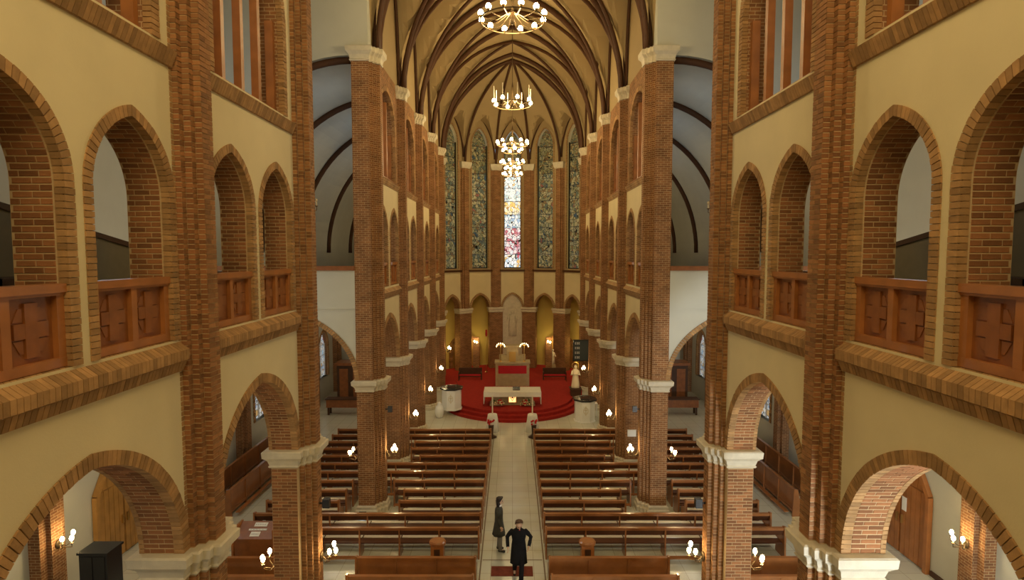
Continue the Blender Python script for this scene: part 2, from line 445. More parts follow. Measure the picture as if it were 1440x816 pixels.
# ------------------------------------------------------------------ nave side walls
def plan_outline(c, grow=0.0, body=0.50, steps=((4.65, .45), (4.56, .34), (4.46, .24), (4.36, .14)), xb=XB):
    g = grow
    L = [(xb + g, -body - g), (XW - g + 0.0, -body - g)]
    px = XW
    L = [(xb + g, -body - g), (steps[0][0] - g, -body - g)]
    prev = steps[0][0]
    pts = [(xb + g, -body - g), (steps[1][0] + 0.09 - g, -body - g)]
    half = [(XW - g, body + g)]
    for x, h in steps[1:]:
        half.append((half[-1][0], h + g)); half.append((x - g, h + g))
    west = [(xb + g, -body - g)] + [(x, -y) for x, y in half]
    east = [(x, y) for x, y in reversed(half)] + [(xb + g, body + g)]
    return [(x, c + y) for x, y in west + east]

def capital(mb, c, z0, z1, **k):
    H = z1 - z0
    prof = [(0.0, 0.0), (0.0, 0.03), (0.08, 0.05), (0.14, 0.03), (0.42, 0.06), (0.55, 0.11), (0.62, 0.14), (0.95, 0.15), (1.0, 0.12), (1.0, 0.0)]
    mb.loft([[(x, y, z0 + H*f) for x, y in plan_outline(c, g, **k)] for f, g in prof])

PIER = {}
def pier(s, i):
    c = PY[i]
    if i == 0:
        root = struct('trim_%d' % (1 if s < 0 else 2))
    else:
        extra = {1: 'carrying big gallery arches', 2: 'near corner of transept opening', 3: 'far corner of transept opening',
                 4: 'behind the transept corner pier', 5: 'flanking the last pew rows', 6: 'beside the red sanctuary steps', 7: 'at the mouth of the apse'}[i]
        root = thing('brick_pier', '%s stepped brick pier on the %s side, %s' % (ORD[i], SIDE[s], extra), 'pier', (s*4.9, c, 0), 'nave piers')
    PIER[(s, i)] = root
    near = i in (1, 2)
    # lower shaft
    sh = 'mortar' if near else 'brick'
    side(s).prism(plan_outline(c), 0.30, ZC0 + 0.02).build('lower_shaft', sh, root)
    side(s).prism(plan_outline(c), ZC1 - 0.02, ZU0 + 0.02).build('upper_shaft', sh, root)
    m = side(s); capital(m, c, ZC0, ZC1); m.build('capital', 'stone', root)
    m = side(s); capital(m, c, ZU0, ZU1); o = m.build('upper_capital', 'stone', root)
    m = side(s); m.loft([[(x, y, z) for x, y in plan_outline(c, g)] for z, g in ((0, .10), (.16, .10), (.20, .06), (.28, .06), (.32, .01))])
    m.build('base', 'stone', root)
    if not near: return root
    # brick courses: boxes per course for each step
    steps = [(4.56, .34), (4.46, .24), (4.36, .14)]
    prs = 0.071
    n = 0
    mb = side(s)
    def courses(z0, z1, single_range):
        nonlocal n
        k = 0; z = z0
        while z + 0.057 < z1:
            zc = z + 0.0285
            # stretchers on the west face of the body (x XW..XB)
            off = k % 2
            segs = [(XW+.004, .20), (XW+.214, .20), (XW+.424, .12)] if off else [(XW+.004, .12), (XW+.134, .20), (XW+.344, .20)]
            for x0, L in segs:
                if single_range(zc) and n < 290:
                    brick_obj(L, (s*(x0 + L/2), c - .50 - .008, zc), (0, 0, 0), root); n += 1
                else:
                    mb.box(x0, x0+L, c - .508, c - .49, z, z+.057)
            # stepped pilasters
            for j, (x, h) in enumerate(steps):
                xi = (XW, 4.56, 4.46)[j]
                L = xi - x - .006
                jit = random.uniform(0, .004)
                mb.box(x - .007 - jit, xi - .004, c - h - .007 - jit, c - h + .05, z, z+.057)
                mb.box(x - .007, xi - .004, c + h - .05, c + h + .007, z, z+.057)
                if j == 2:
                    q = .0 if off else .05
                    mb.box(x - .007, x + .02, c - h + .055, c + q - .004, z, z+.057)
                    mb.box(x - .007, x + .02, c + q + .004, c + h - .055, z, z+.057)
            z += prs; k += 1
    if i == 1:
        courses(0.35, ZC0 - .02, lambda z: z > 2.6)
        # above capital the body is inside the wall, so only the pilaster steps show: single bricks on the widest step
        z = ZC1 + .02; k = 0
        while z + .057 < ZU0:
            zc = z + .0285
            for j, (x, h) in enumerate(steps):
                xi = (XW, 4.56, 4.46)[j]
                jit = random.uniform(0, .004)
                if n < 292 and zc > 5.4 and zc < 13.2:
                    brick_obj(0.095, (s*(x + .041), c - h - .008, zc), (0, 0, 0), root); n += 1
                else:
                    mb.box(x - .007, xi - .004, c - h - .007 - jit, c - h + .05, z, z+.057)
                # nave-facing
                hn = steps[j+1][1] if j < 2 else 0
                if j < 2: mb.box(x - .007 - jit, x + .02, c - h + .002, c - hn - .004, z, z+.057)
                else:
                    q = .0 if k % 2 else .05
                    mb.box(x - .007 - jit, x + .02, c - h + .002, c + q - .004, z, z+.057)
                    mb.box(x - .007, x + .02, c + q + .004, c + h - .002, z, z+.057)
            z += prs; k += 1
        m2 = side(s)
        z = ZC1 + .02
        while z + .057 < ZU0:
            m2.box(XW - .02, XW + .02, c - .41, c - .345, z, z+.057); z += prs
        stuff(m2.build('edge_course', 'brick_edge', root))
    else:
        courses(0.35, ZC0 - .02, lambda z: z > 0.9)
        courses(ZC1 + .02, ZU0, lambda z: False)
    stuff(mb.build('brick_course', 'brick_stuff', root))
    return root
for s in (-1, 1):
    for i in range(8): pier(s, i)

# wall plaster + openings. map (a=y, d, z) -> x = XW + d
def wmap(s): return MB(lambda p: (s*(XW + p[1]), p[0], p[2]), s > 0)
WALL = {}
G = dict(hw=0.72, zs=9.50, rise=0.84, ring=0.13)
for s in (-1, 1):
    wl = struct('wall_%s' % SIDE[s]); WALL[s] = wl
    low = wmap(s); gal = wmap(s); cl = wmap(s); clf = wmap(s); led = side(s); ledb = side(s); up = wmap(s)
    for (i, j) in BAYS:
        ya, yb = PY[i], PY[j]; yc = (ya+yb)/2; hb = (yb-ya)/2
        hw = hb - 0.5
        arch_panel(low, ya, yb, ZC1, ZL0, [(yc, hw, ZC1, 1.85, ZC1)], -.014, XB-XW)
        gh = [(yc - hb + 1.21, .70, 9.55, .94, ZL1), (yc + hb - 1.21, .70, 9.55, .94, ZL1)]
        arch_panel(gal, ya, yb, ZL0, ZS0, gh, -.014, XB-XW)
        arch_panel(cl if i in NEAR else clf, ya, yb, ZS0, 15.5, [(yc, 1.35, 13.4, 1.4, ZS1)], -.014, XB-XW)
        # ledges (gallery string course and sill)
        near = i in NEAR
        for z0, z1, pr in ((ZL0, ZL1, .14), (ZS0, ZS1, .11)):
            zz = z0 + .24 if z0 == ZL0 else z0 + .2
            led.hexa([(XW-.03, ya+.35, z0), (XW+.06, ya+.35, z0), (XW+.06, yb-.35, z0), (XW-.03, yb-.35, z0),
                      (XW-pr, ya+.35, zz), (XW+.06, ya+.35, z1), (XW+.06, yb-.35, z1), (XW-pr, yb-.35, zz)])
            if near:
                y = ya + .36
                while y < yb - .42:
                    if z0 == ZL0:
                        jt = random.uniform(0, .004)
                        ledb.hexa([(XW-.055-jt, y, z0+.004), (XW, y, z0+.004), (XW, y+.064, z0+.004), (XW-.055-jt, y+.064, z0+.004),
                                   (XW-.10-jt, y, z0+.145), (XW, y, z0+.145), (XW, y+.064, z0+.145), (XW-.10-jt, y+.064, z0+.145)])
                        ledb.hexa([(XW-.15, y, z0+.170), (XW, y, z0+.170), (XW, y+.064, z0+.170), (XW-.15, y+.064, z0+.170),
                                   (XW-.155+jt, y, z0+.31), (XW+.05, y, z1+.012), (XW+.05, y+.064, z1+.012), (XW-.155+jt, y+.064, z0+.31)])
                    else:
                        jt = random.uniform(0, .004)
                        ledb.hexa([(XW-.05-jt, y, z0+.004), (XW, y, z0+.004), (XW, y+.064, z0+.004), (XW-.05-jt, y+.064, z0+.004),
                                   (XW-.13-jt, y, z0+.2), (XW+.05, y, z1+.01), (XW+.05, y+.064, z1+.01), (XW-.13-jt, y+.064, z0+.2)])
                    y += .072
        # lunette up to the vault
        zf = (lambda a, yc=yc, hb=hb: 15.5 + 5.9 * pf(abs(a-yc)/hb))
        # built below once pf exists
    low.build('lower_plaster', 'plaster', wl); gal.build('gallery_plaster', 'plaster', wl); cl.build('clerestory_wall', 'plaster', wl); clf.build('clerestory_brickwork', 'brick', wl)
    led.build('ledge', 'brick_light', wl); stuff(ledb.build('soldier_course', 'brick_edge', wl))

# normalised pointed profile
def pf(u, h=1.31):
    u = min(max(abs(u), 0.0), 1.0)
    R = (1 + h*h)/2; c = R - 1
    return sqrt(max(0.0, R*R - (u + c)**2)) / h

# ------------------------------------------------------------------ arches with their bricks
def brick_soffit(root, s, yc, hw, zs, rise, zb, x0, x1, side_far=True):
    """single bricks lining the face that looks back towards the west (far jamb and far half of the arch)"""
    w = x1 - x0
    P = [(hw, zb - zs)] + arch_pts(hw, rise, 60)[::-1]
    acc = []; L = 0
    for p, q in zip(P, P[1:]):
        l = sqrt((q[0]-p[0])**2 + (q[1]-p[1])**2); acc.append((L, l, p, q)); L += l
    k = 0; t = 0.04
    half = L if not side_far else None
    while t < L:
        for (l0, l, p, q) in acc:
            if l0 <= t < l0 + l: break
        f = (t - l0)/l; a = p[0] + (q[0]-p[0])*f; z = p[1] + (q[1]-p[1])*f
        if a < 0.0 and z > 0: break
        dy, dz = q[0]-p[0], q[1]-p[1]
        ang = atan2(-dy, dz)      # tilt of the course
        n = w // 0.2
        if w > 0.5: segs = [(.107, .20), (.317, .20)] if k % 2 else [(.107, .12), (.237, .20), (.447, .095)]
        for xx, LL in segs:
            # y axis of brick (depth) points into masonry (+y at jamb)
            nx = Vector((0, cos(ang), sin(ang)))
            loc = Vector((s*(x0 + xx + LL/2), yc + a, zs + z)) - nx*0.008
            brick_obj(LL, loc, (ang, 0, 0), root)
        t += 0.0715; k += 1

POS = {(0,1): 'nearest bay', (1,2): 'bay before the transept', (3,4): 'first bay past the transept', (4,5): 'second bay past the transept', (5,6): 'third bay past the transept', (6,7): 'last bay before the apse'}
for s in (-1, 1):
    for (i, j) in BAYS:
        ya, yb = PY[i], PY[j]; yc = (ya+yb)/2; hb = (yb-ya)/2
        near = i in NEAR
        A = thing('arcade_arch', 'wide brick ground floor arch on the %s, %s' % (SIDE[s], POS[(i, j)]), 'arch', (s*4.9, yc, ZC1), 'ground arcade arches')
        m = wmap(s); soffit_mb(m, yc, hb-.5, ZC1, 1.85, ZC1, -.0, XB-XW); m.build('soffit', 'mortar' if near else 'brick', A)
        m = wmap(s); ring_mb(m, yc, hb-.5, ZC1, 1.85, ZC1, .16, -.035, .1); stuff(m.build('arch_ring', 'brick_edge', A))
        if near: brick_soffit(A, s, yc, hb-.5, ZC1, 1.85, ZC1, XW, XB)
        m = wmap(s); ring_mb(m, yc, hb-.5, ZC1, 1.85, ZC1, .16, XB-XW-.03, XB-XW+.04, pitch=.072); stuff(m.build('rear_ring', 'brick_edge', A))
        for q, g in enumerate((yc - hb + 1.21, yc + hb - 1.21)):
            Ar = thing('gallery_arch', '%s small pointed gallery arch on the %s, %s' % (('nearer', 'farther')[q], SIDE[s], POS[(i, j)]), 'arch', (s*4.9, g, 8.6), 'gallery arches')
            m = wmap(s); soffit_mb(m, g, .70, 9.55, .94, ZL1, 0, XB-XW); m.build('soffit', 'mortar' if near else 'brick', Ar)
            m = wmap(s); ring_mb(m, g, .70, 9.55, .94, ZL1, .125, -.03, .08); stuff(m.build('arch_ring', 'brick_edge', Ar))
            if near: brick_soffit(Ar, s, g, .70, 9.55, .94, 8.45, XW, XB)
            # ---- wooden parapet with carved crosses
            P = thing('gallery_parapet', 'wooden cross-panelled parapet in %s gallery arch, %s, %s' % (('nearer', 'farther')[q], SIDE[s], POS[(i, j)]), 'parapet', (s*4.72, g, ZL1), 'gallery parapets')
            x0, x1 = XW + .05, XW + .13
            z0, z1 = ZL1 + .01, 8.50
            m = side(s); m.box(x0-.05, x1+.05, g-.695, g+.695, z1-.09, z1).box(x0-.03, x1+.02, g-.695, g+.695, z1-.12, z1-.09); m.build('top_rail', 'mahogany', P)
            m = side(s); m.box(x0-.02, x1, g-.695, g+.695, z0, z0+.10).build('bottom_rail', 'mahogany', P)
            for yy in (g-.645, g, g+.645):
                m = side(s); m.box(x0-.015, x1, yy-.05, yy+.05, z0+.10, z1-.12).build('stile', 'mahogany', P)
            for yy in (g-.3225, g+.3225):
                m = side(s); m.box(x0+.045, x1-.005, yy-.274, yy+.274, z0+.10, z1-.12); pn = m.build('panel', 'mahogany_dark', P)
                m = side(s); zc = (z0+z1-.02)/2; d = x0+.018
                m.box(d, x0+.05, yy-.075, yy+.075, zc-.27, zc+.27); m.box(d+.002, x0+.05, yy-.20, yy+.20, zc-.075, zc+.075)
                m.build('cross', 'mahogany_dark', pn)
                m = side(s); m.lathe([(0,0)], n=4) if False else None
                for sy, sz in ((-1,-1),(-1,1),(1,-1),(1,1)):
                    m.hexa([(d+.016, yy+sy*.09, zc+sz*.09), (d+.016, yy+sy*.20, zc+sz*.09), (x0+.05, yy+sy*.20, zc+sz*.09), (x0+.05, yy+sy*.09, zc+sz*.09),
                            (d+.016, yy+sy*.09, zc+sz*.22), (d+.016, yy+sy*.13, zc+sz*.22), (x0+.05, yy+sy*.13, zc+sz*.22), (x0+.05, yy+sy*.09, zc+sz*.22)])
                stuff(m.build('corner_boss', 'mahogany_dark', pn))
        # ---- clerestory screen
        S = thing('clerestory_screen', 'wooden mullion screen of upper %s opening, %s' % (SIDE[s], POS[(i, j)]), 'screen', (s*4.9, yc, ZS1), 'clerestory screens')
        m = wmap(s); soffit_mb(m, yc, 1.35, 13.4, 1.4, ZS1, 0, XB-XW); m.build('brick_lining', 'brick', S)
        m = wmap(s); ring_mb(m, yc, 1.35, 13.4, 1.4, ZS1, .16, -.03, .08, pitch=.072 if near else .2); stuff(m.build('brick_surround', 'brick_edge', S))
        Pr = arch_pts(1.35, 1.4, 40)
        def topz(a):
            R = (1.35**2 + 1.4**2)/2.7; return 13.4 + sqrt(max(0, R*R - (abs(a)+R-1.35)**2))
        for a in (-.68, 0, .68):
            side(s).box(XW+.16, XW+.30, yc+a-.055, yc+a+.055, ZS1, topz(a)-.02).build('mullion', 'mahogany', S)
        for a in (-1.30, 1.30):
            side(s).box(XW+.14, XW+.30, yc+a-.045, yc+a+.045, ZS1, 13.45).build('jamb', 'mahogany', S)
        side(s).box(XW+.12, XW+.32, yc-1.34, yc+1.34, ZS1, ZS1+.09).build('sill_rail', 'mahogany', S)

# ------------------------------------------------------------------ ceiling: nave vault
ce = struct('ceiling')
BX = 4.65
bays = [(-0.25, 3.95), (3.95, 8.15), (8.15, 12.35), (12.35, 19.0), (19.0, 23.3), (23.3, 27.6), (27.6, 31.8), (31.8, 36.0)]
NX, NY = 28, 16
web = MB()
for (ya, yb) in bays:
    yc, hb = (ya+yb)/2, (yb-ya)/2
    def Z(u, v): return 15.5 + 5.9*max(pf(u), pf(v))
    g = [[(BX*sin(pi/2*(2*a/NX-1)), yc + hb*(2*b/NY-1), Z(sin(pi/2*(2*a/NX-1)), 2*b/NY-1)) for a in range(NX+1)] for b in range(NY+1)]
    i0 = len(web.v)
    vs = [p for r in g for p in r]
    fs = [(b*(NX+1)+a, b*(NX+1)+a+1, (b+1)*(NX+1)+a+1, (b+1)*(NX+1)+a) for b in range(NY) for a in range(NX)]
    web.add(vs, fs)
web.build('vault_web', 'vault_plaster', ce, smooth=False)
def ribpath(f, n=28): return [f(-1 + 2*k/n) for k in range(n+1)]
RX = 4.42
def curve(u): return 15.45 + 5.86*pf(u)
ys = [b[1] for b in bays[1:]]
for y in ys:
    MB().tube(ribpath(lambda t: (RX*sin(t*pi/2), y, curve(sin(t*pi/2)))), 0.13, 6).build('transverse_rib', 'rib', ce, True)
for (ya, yb) in bays[1:]:
    yc, hb = (ya+yb)/2, (yb-ya)/2
    for sg in (-1, 1):
        MB().tube(ribpath(lambda t: (RX*sin(t*pi/2), yc + sg*hb*sin(t*pi/2)*.97, curve(sin(t*pi/2)) - .02)), 0.085, 6).build('diagonal_rib', 'rib', ce, True)
    if (ya, yb) != (12.35, 19.0):
        for s in (-1, 1):
            MB().tube(ribpath(lambda t: (s*(BX-.06), yc + hb*.93*sin(t*pi/2), curve(sin(t*pi/2)) - .06)), 0.07, 6).build('wall_rib', 'rib', ce, True)
# big crossing side arches and lunettes of the side walls
for s in (-1, 1):
    up = wmap(s)
    for (ya, yb) in bays:
        if (ya, yb) == (12.35, 19.0): continue
        yc, hb = (ya+yb)/2, (yb-ya)/2; n = 16
        for k in range(n):
            a0 = yc - hb + 2*hb*k/n; a1 = yc - hb + 2*hb*(k+1)/n
            up.face([(a0, .0, 15.45), (a1, .0, 15.45), (a1, 0, 15.5+5.9*pf((a1-yc)/hb)), (a0, 0, 15.5+5.9*pf((a0-yc)/hb))])
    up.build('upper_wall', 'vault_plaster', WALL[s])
    # west end part of side wall (behind the camera) in plain plaster
    side(s).box(XW, XB, -2.0, 3.95, ZS0, 15.5).build('west_wall_top', 'plaster', WALL[s])
    side(s).box(XW, XB, -2.0, 3.45, 0, ZL0).build('west_wall_base', 'plaster', WALL[s])
    side(s).box(XW, XB, -2.0, 0.4, ZL0, ZS0).build('west_wall_middle', 'plaster', WALL[s])

# back wall and gallery where the photographer stands
wb = struct('wall_back')
MB().box(-13, 13, -2.3, -2.0, 0, 22).build('plaster', 'plaster', wb)
MB().face([(-4.65,-2,21.4),(4.65,-2,21.4),(4.65,-.25,21.4),(-4.65,-.25,21.4)]).build('vault_end', 'vault_plaster', wb)

# ------------------------------------------------------------------ transept arms, aisles and galleries
QA, QB, QZ = 5.25, 6.3, 8.9       # quadrant vault
def qz(x): 
    t = min(1, max(0, (x - XB)/QA)); return QZ + QB*sqrt(1 - t*t)
for s in (-1, 1):
    nm = 'wall_%s' % ('north' if s < 0 else 'south')
    wo = struct(nm)
    # outer wall with windows of the aisles: holes
    holes = []
    for yc in (6.05, 10.25, 21.15, 25.45, 29.7, 33.9):
        holes.append((yc, 0.75, 3.2, 0.9, 1.3))
    outer = MB(lambda p, s=s: (s*(XO + p[1]), p[0], p[2]), s > 0)
    arch_panel(outer, -2.0, 38.0, 0, 7.3, [h for h in holes if not 12.8 < h[0] < 18.5], 0.0, .35)
    outer.build('plaster', 'white_plaster', wo)
    m = MB(lambda p, s=s: (s*(XO + p[1]), p[0], p[2]), s > 0)
    for h in holes: soffit_mb(m, *h, 0, .35)
    m.build('window_lining', 'brick', wo)
    m = MB(lambda p, s=s: (s*(XO + p[1]), p[0], p[2]), s > 0)
    for h in holes: ring_mb(m, *h, .16, -.03, .05, pitch=.15)
    stuff(m.build('window_surround', 'brick_edge', wo))
    for k, h in enumerate(holes):
        wn = struct('window_%d' % (k + 1 + (6 if s > 0 else 0)))
        g = MB(lambda p, s=s: (s*(XO + .22 + p[1]), p[0], p[2]), s > 0)
        P = arch_pts(.74, .89, 12)
        for (t0, h0), (t1, h1) in zip(P, P[1:]):
            g.face([(h[0]+t0, 0, 1.3), (h[0]+t1, 0, 1.3), (h[0]+t1, 0, 3.2+h1), (h[0]+t0, 0, 3.2+h0)], [(t0, 1.3), (t1, 1.3), (t1, 3.2+h1), (t0, 3.2+h0)])
        g.build('pane', 'glass_aisle', wn)
        for zz in (1.95, 2.6, 3.25): side(s).box(XO+.18, XO+.24, h[0]-.74, h[0]+.74, zz-.02, zz+.02).build('glazing_bar', 'white_panel', wn)
        for a in (-.72, 0, .72): side(s).box(XO+.16, XO+.24, h[0]+a-.025, h[0]+a+.025, 1.3, 3.3 + (.7 if a == 0 else 0)).build('mullion', 'white_panel', wn)
    # pilasters on the outer wall
    for i in range(8):
        y = PY[i] + (.95 if i == 2 else 0)
        m = side(s); m.box(XO-.28, XO, y-.38, y+.38, 0, 7.2).box(XO-.40, XO-.28, y-.18, y+.18, 0, 7.2); m.build('pilaster', 'brick', wo)
    # upper outer wall of the transept with ceiling
    side(s).box(XO, XO+.3, 12.3, 19.1, 7.3, 21.5).build('transept_end', 'white_plaster', wo)
    # gallery slabs, aisle ceilings
    for (ya, yb) in ((-2.0, 12.85), (18.5, 37.5)):
        side(s).box(XB-.02, XO, ya+.02, yb-.02 if yb > 13 else yb-.4, 7.15, 7.45).build('gallery_slab', 'white_plaster', wo)
        # quadrant vault
        n = 18; q = side(s)
        for k in range(n):
            t0, t1 = pi/2*k/n, pi/2*(k+1)/n
            a = (XB + QA*sin(t0), QZ + QB*cos(t0)); b2 = (XB + QA*sin(t1), QZ + QB*cos(t1))
            q.face([(a[0], ya, a[1]), (a[0], yb, a[1]), (b2[0], yb, b2[1]), (b2[0], ya, b2[1])])
        q.build('gallery_vault', 'white_plaster', wo)
        side(s).box(XB+QA, XO+.2, ya, yb, 7.3, QZ+.05).build('gallery_outer_wall', 'white_plaster', wo)
        for y in [p for p in PY if ya < p < yb] :
            if y == 12.35: y = 12.6
            if y == 19.0: y = 18.75
            path = [(s*(XB + (QA-.07)*sin(pi/2*k/20)), y, QZ + (QB-.07)*cos(pi/2*k/20)) for k in range(21)]
            MB().tube(path, .13, 6).build('quadrant_rib', 'rib', wo, True)
            # transverse aisle arch under the slab
            cx, hs = (XB + XO)/2, (XO - XB)/2 - .05
            def tm(p): return (s*(cx + p[0]), y + p[1], p[2])
            m = MB(tm, s < 0); arch_panel(m, -hs-.05, hs+.05, ZC1, 7.2, [(0, hs, ZC1, 2.35, ZC1)], -.22, .22); m.build('cross_arch_wall', 'white_plaster', wo)
            m = MB(tm, s < 0); soffit_mb(m, 0, hs, ZC1, 2.35, ZC1, -.24, .24); m.build('cross_arch_soffit', 'brick', wo)
            m = MB(tm, s < 0); ring_mb(m, 0, hs, ZC1, 2.35, ZC1, .14, -.26, -.2, pitch=.09); stuff(m.build('cross_arch_ring', 'brick_edge', wo))
    # transept arm: the wall over the gallery mouths, up to the transept ceiling
    for (y, fy) in ((12.85, 12.70), (18.5, 18.65)):
        m = side(s); n = 18
        for k in range(n):
            t0, t1 = pi/2*k/n, pi/2*(k+1)/n
            a = (XB + QA*sin(t0), QZ + QB*cos(t0)); b2 = (XB + QA*sin(t1), QZ + QB*cos(t1))
            m.hexa([(a[0], min(y,fy), a[1]), (b2[0], min(y,fy), b2[1]), (b2[0], max(y,fy), b2[1]), (a[0], max(y,fy), a[1]),
                    (a[0], min(y,fy), 21.4), (b2[0], min(y,fy), 21.4), (b2[0], max(y,fy), 21.4), (a[0], max(y,fy), 21.4)])
        m.box(XB+QA, XO, min(y,fy), max(y,fy), 7.3, 21.4)
        m.box(XW, XB, 18.5 if y > 15 else 12.3, 19.05 if y > 15 else 12.85, 15.45, 21.4)
        # low wall closing the gallery end
        m.box(XB, XO, min(y,fy), max(y,fy), 7.0, 8.27)
        m.build('gallery_mouth_wall', 'white_plaster', wo)
        side(s).box(XB, XO-.9, min(y,fy)-.06, max(y,fy)+.06, 8.27, 8.42).build('gallery_end_rail', 'mahogany_dark', wo)
    MB().box(min(s*XW, s*(XO+.3)), max(s*XW, s*(XO+.3)), 12.4, 18.95, 21.4, 21.6).build('transept_ceiling', 'white_plaster', wo)
    # brown trim line on the gallery outer wall, and rail
    # solid stair balustrades in the west gallery
    B = thing('stair_balustrade', 'solid plaster stair balustrade with sloping brown cap, seen through the nearest %s gallery arch' % SIDE[s], 'balustrade', (s*8, 8.5, 7.45))
    xx = 8.0
    side(s).hexa([(xx, 3.2, 7.45), (xx+.15, 3.2, 7.45), (xx+.15, 12.3, 7.45), (xx, 12.3, 7.45), (xx, 3.2, 10.6), (xx+.15, 3.2, 10.6), (xx+.15, 12.3, 8.85), (xx, 12.3, 8.85)]).build('balustrade_wall', 'stair_paint', B)
    side(s).hexa([(xx-.03, 3.2, 10.6), (xx+.18, 3.2, 10.6), (xx+.18, 12.3, 8.85), (xx-.03, 12.3, 8.85), (xx-.03, 3.2, 10.7), (xx+.18, 3.2, 10.7), (xx+.18, 12.3, 8.95), (xx-.03, 12.3, 8.95)]).build('cap_rail', 'dark_wood', B)
    for k, (y0, y1, zt) in enumerate(((3.2, 5.6, 8.75), (5.6, 8.0, 8.45), (8.0, 8.9, 8.45), (8.9, 10.4, 7.95))):
        m = side(s); m.box(7.35, 8.0, y0, y1, 7.45, zt - .1); m.build('platform', 'stair_paint', B)
        m = side(s); m.box(7.30, 8.0, y0-.03, y1+.03, zt-.1, zt); m.box(7.30, 7.36, y1-.06, y1+.03, 7.45, zt); m.build('nosing', 'dark_wood', B)
    side(s).box(XB+QA-.14, XB+QA+.02, 1.0, 12.3, 9.55, 9.65).build('picture_rail', 'mahogany_dark', wo)

# ------------------------------------------------------------------ end wall pieces beside the apse
we = struct('wall_front')
for s in (-1, 1):
    side(s).box(XB-.05, XO+.3, 37.2, 37.5, 0, 21.4).build('aisle_end', 'white_plaster', we)
    side(s).box(XW+.05, 6.1, 36.35, 36.6, 7.4, 21.4).build('apse_shoulder', 'vault_plaster', we)

# ------------------------------------------------------------------ apse
da = pi/7
wap = struct('wall_apse')
apo = APR*cos(da/2); fw = 2*APR*sin(da/2)
def facet(k):   # k = -3..3 ; local a along facet, d outward, z
    th = k*da
    c, sn = cos(th), sin(th)
    def f(p):
        a, d, z = p
        r = apo + d
        return (r*sn + a*c, APC + r*c - a*sn, z)
    return f
for k in range(-3, 4):
    f = facet(k)
    m = MB(f, True)
    arch_panel(m, -fw/2, fw/2, 4.75, 7.55, [(0, .74, 4.75, 1.0, 4.75)], 0, .5)
    m.build('lower_panel', 'plaster', wap)
    m = MB(f, True)
    arch_panel(m, -fw/2, fw/2, 7.55, 19.6, [(0, .66, 16.9, 1.35, 7.75)], 0, .5, zfun=lambda a: 16.0 + 3.2*pf(a/(fw/2)))
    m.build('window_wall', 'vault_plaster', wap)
    m = MB(f, True); soffit_mb(m, 0, .66, 16.9, 1.35, 7.75, -.02, .5); m.build('window_reveal', 'plaster', wap)
    m = MB(f, True); ring_mb(m, 0, .66, 16.9, 1.35, 7.75, .10, -.05, .02, pitch=.2); stuff(m.build('window_surround', 'brick_light', wap))
    m = MB(f, True); soffit_mb(m, 0, .74, 4.75, 1.0, 4.75, -.02, .5); m.build('arch_soffit', 'brick', wap)
    m = MB(f, True); ring_mb(m, 0, .74, 4.75, 1.0, 4.75, .14, -.08, .02, pitch=.12); stuff(m.build('arch_ring', 'brick_light', wap))
    m = MB(f, True); m.box(-fw/2, fw/2, -.10, .06, 7.50, 7.64); m.build('sill_ledge', 'rib', wap)
    # rib above the window
    P = arch_pts(fw/2 - .1, 3.1, 24)
    MB(f).tube([(t, -.08, 16.0 + h) for t, h in P], .07, 6).build('wall_rib', 'rib', wap, True)
    # window
    wn = struct('window_%d' % (16 + k))
    wn['label'] = {0: 'bright central stained glass lancet behind the altar'}.get(k, 'dim stained glass lancet in the apse, number %d to the %s of the centre' % (abs(k), 'right' if k > 0 else 'left'))
    rows = 9
    zb, zt = 7.80, 16.9
    hgt = (zt - zb)/rows
    P = arch_pts(.60, 1.28, 10)
    gm = 'glass_bright' if k == 0 else 'glass_dim'
    for r in range(rows):
        x0, x1 = -.60, .60
        z0, z1 = zb + r*hgt + .02, zb + (r+1)*hgt - .02
        g = MB(f, True); g.face([(x0, .25, z0), (x1, .25, z0), (x1, .25, z1), (x0, .25, z1)], [(x0 + 3.1*k, z0), (x1 + 3.1*k, z0), (x1 + 3.1*k, z1), (x0 + 3.1*k, z1)])
        g.build('pane', 'glass_dark' if z0 >= 14.2 else (('glass_bright', 'glass_crimson', 'glass_crimson', 'glass_azure', 'glass_amber', 'glass_azure', 'glass_bright')[min(r, 6)] if k == 0 else gm), wn)
    g = MB(f, True)
    for (t0, h0), (t1, h1) in zip(P, P[1:]):
        g.face([(t0, .25, zt), (t1, .25, zt), (t1, .25, zt+h1), (t0, .25, zt+h0)], [(t0, 1.3), (t1, 1.3), (t1, 3.2+h1), (t0, 3.2+h0)])
    g.build('head_pane', 'glass_dark', wn)
    for r in range(rows+1):
        thick = .035 if r % 1 == 0 else .02
        MB(f).box(-.62, .62, .20, .27, zb + r*hgt - thick/2, zb + r*hgt + thick/2).build('glazing_bar', 'black_metal', wn)
    m = MB(f); m.box(-.66, -.60, .16, .30, 7.75, zt+.1).box(.60, .66, .16, .30, 7.75, zt+.1).box(-.66, .66, .16, .30, 7.74, 7.80); m.build('frame', 'black_metal', wn)
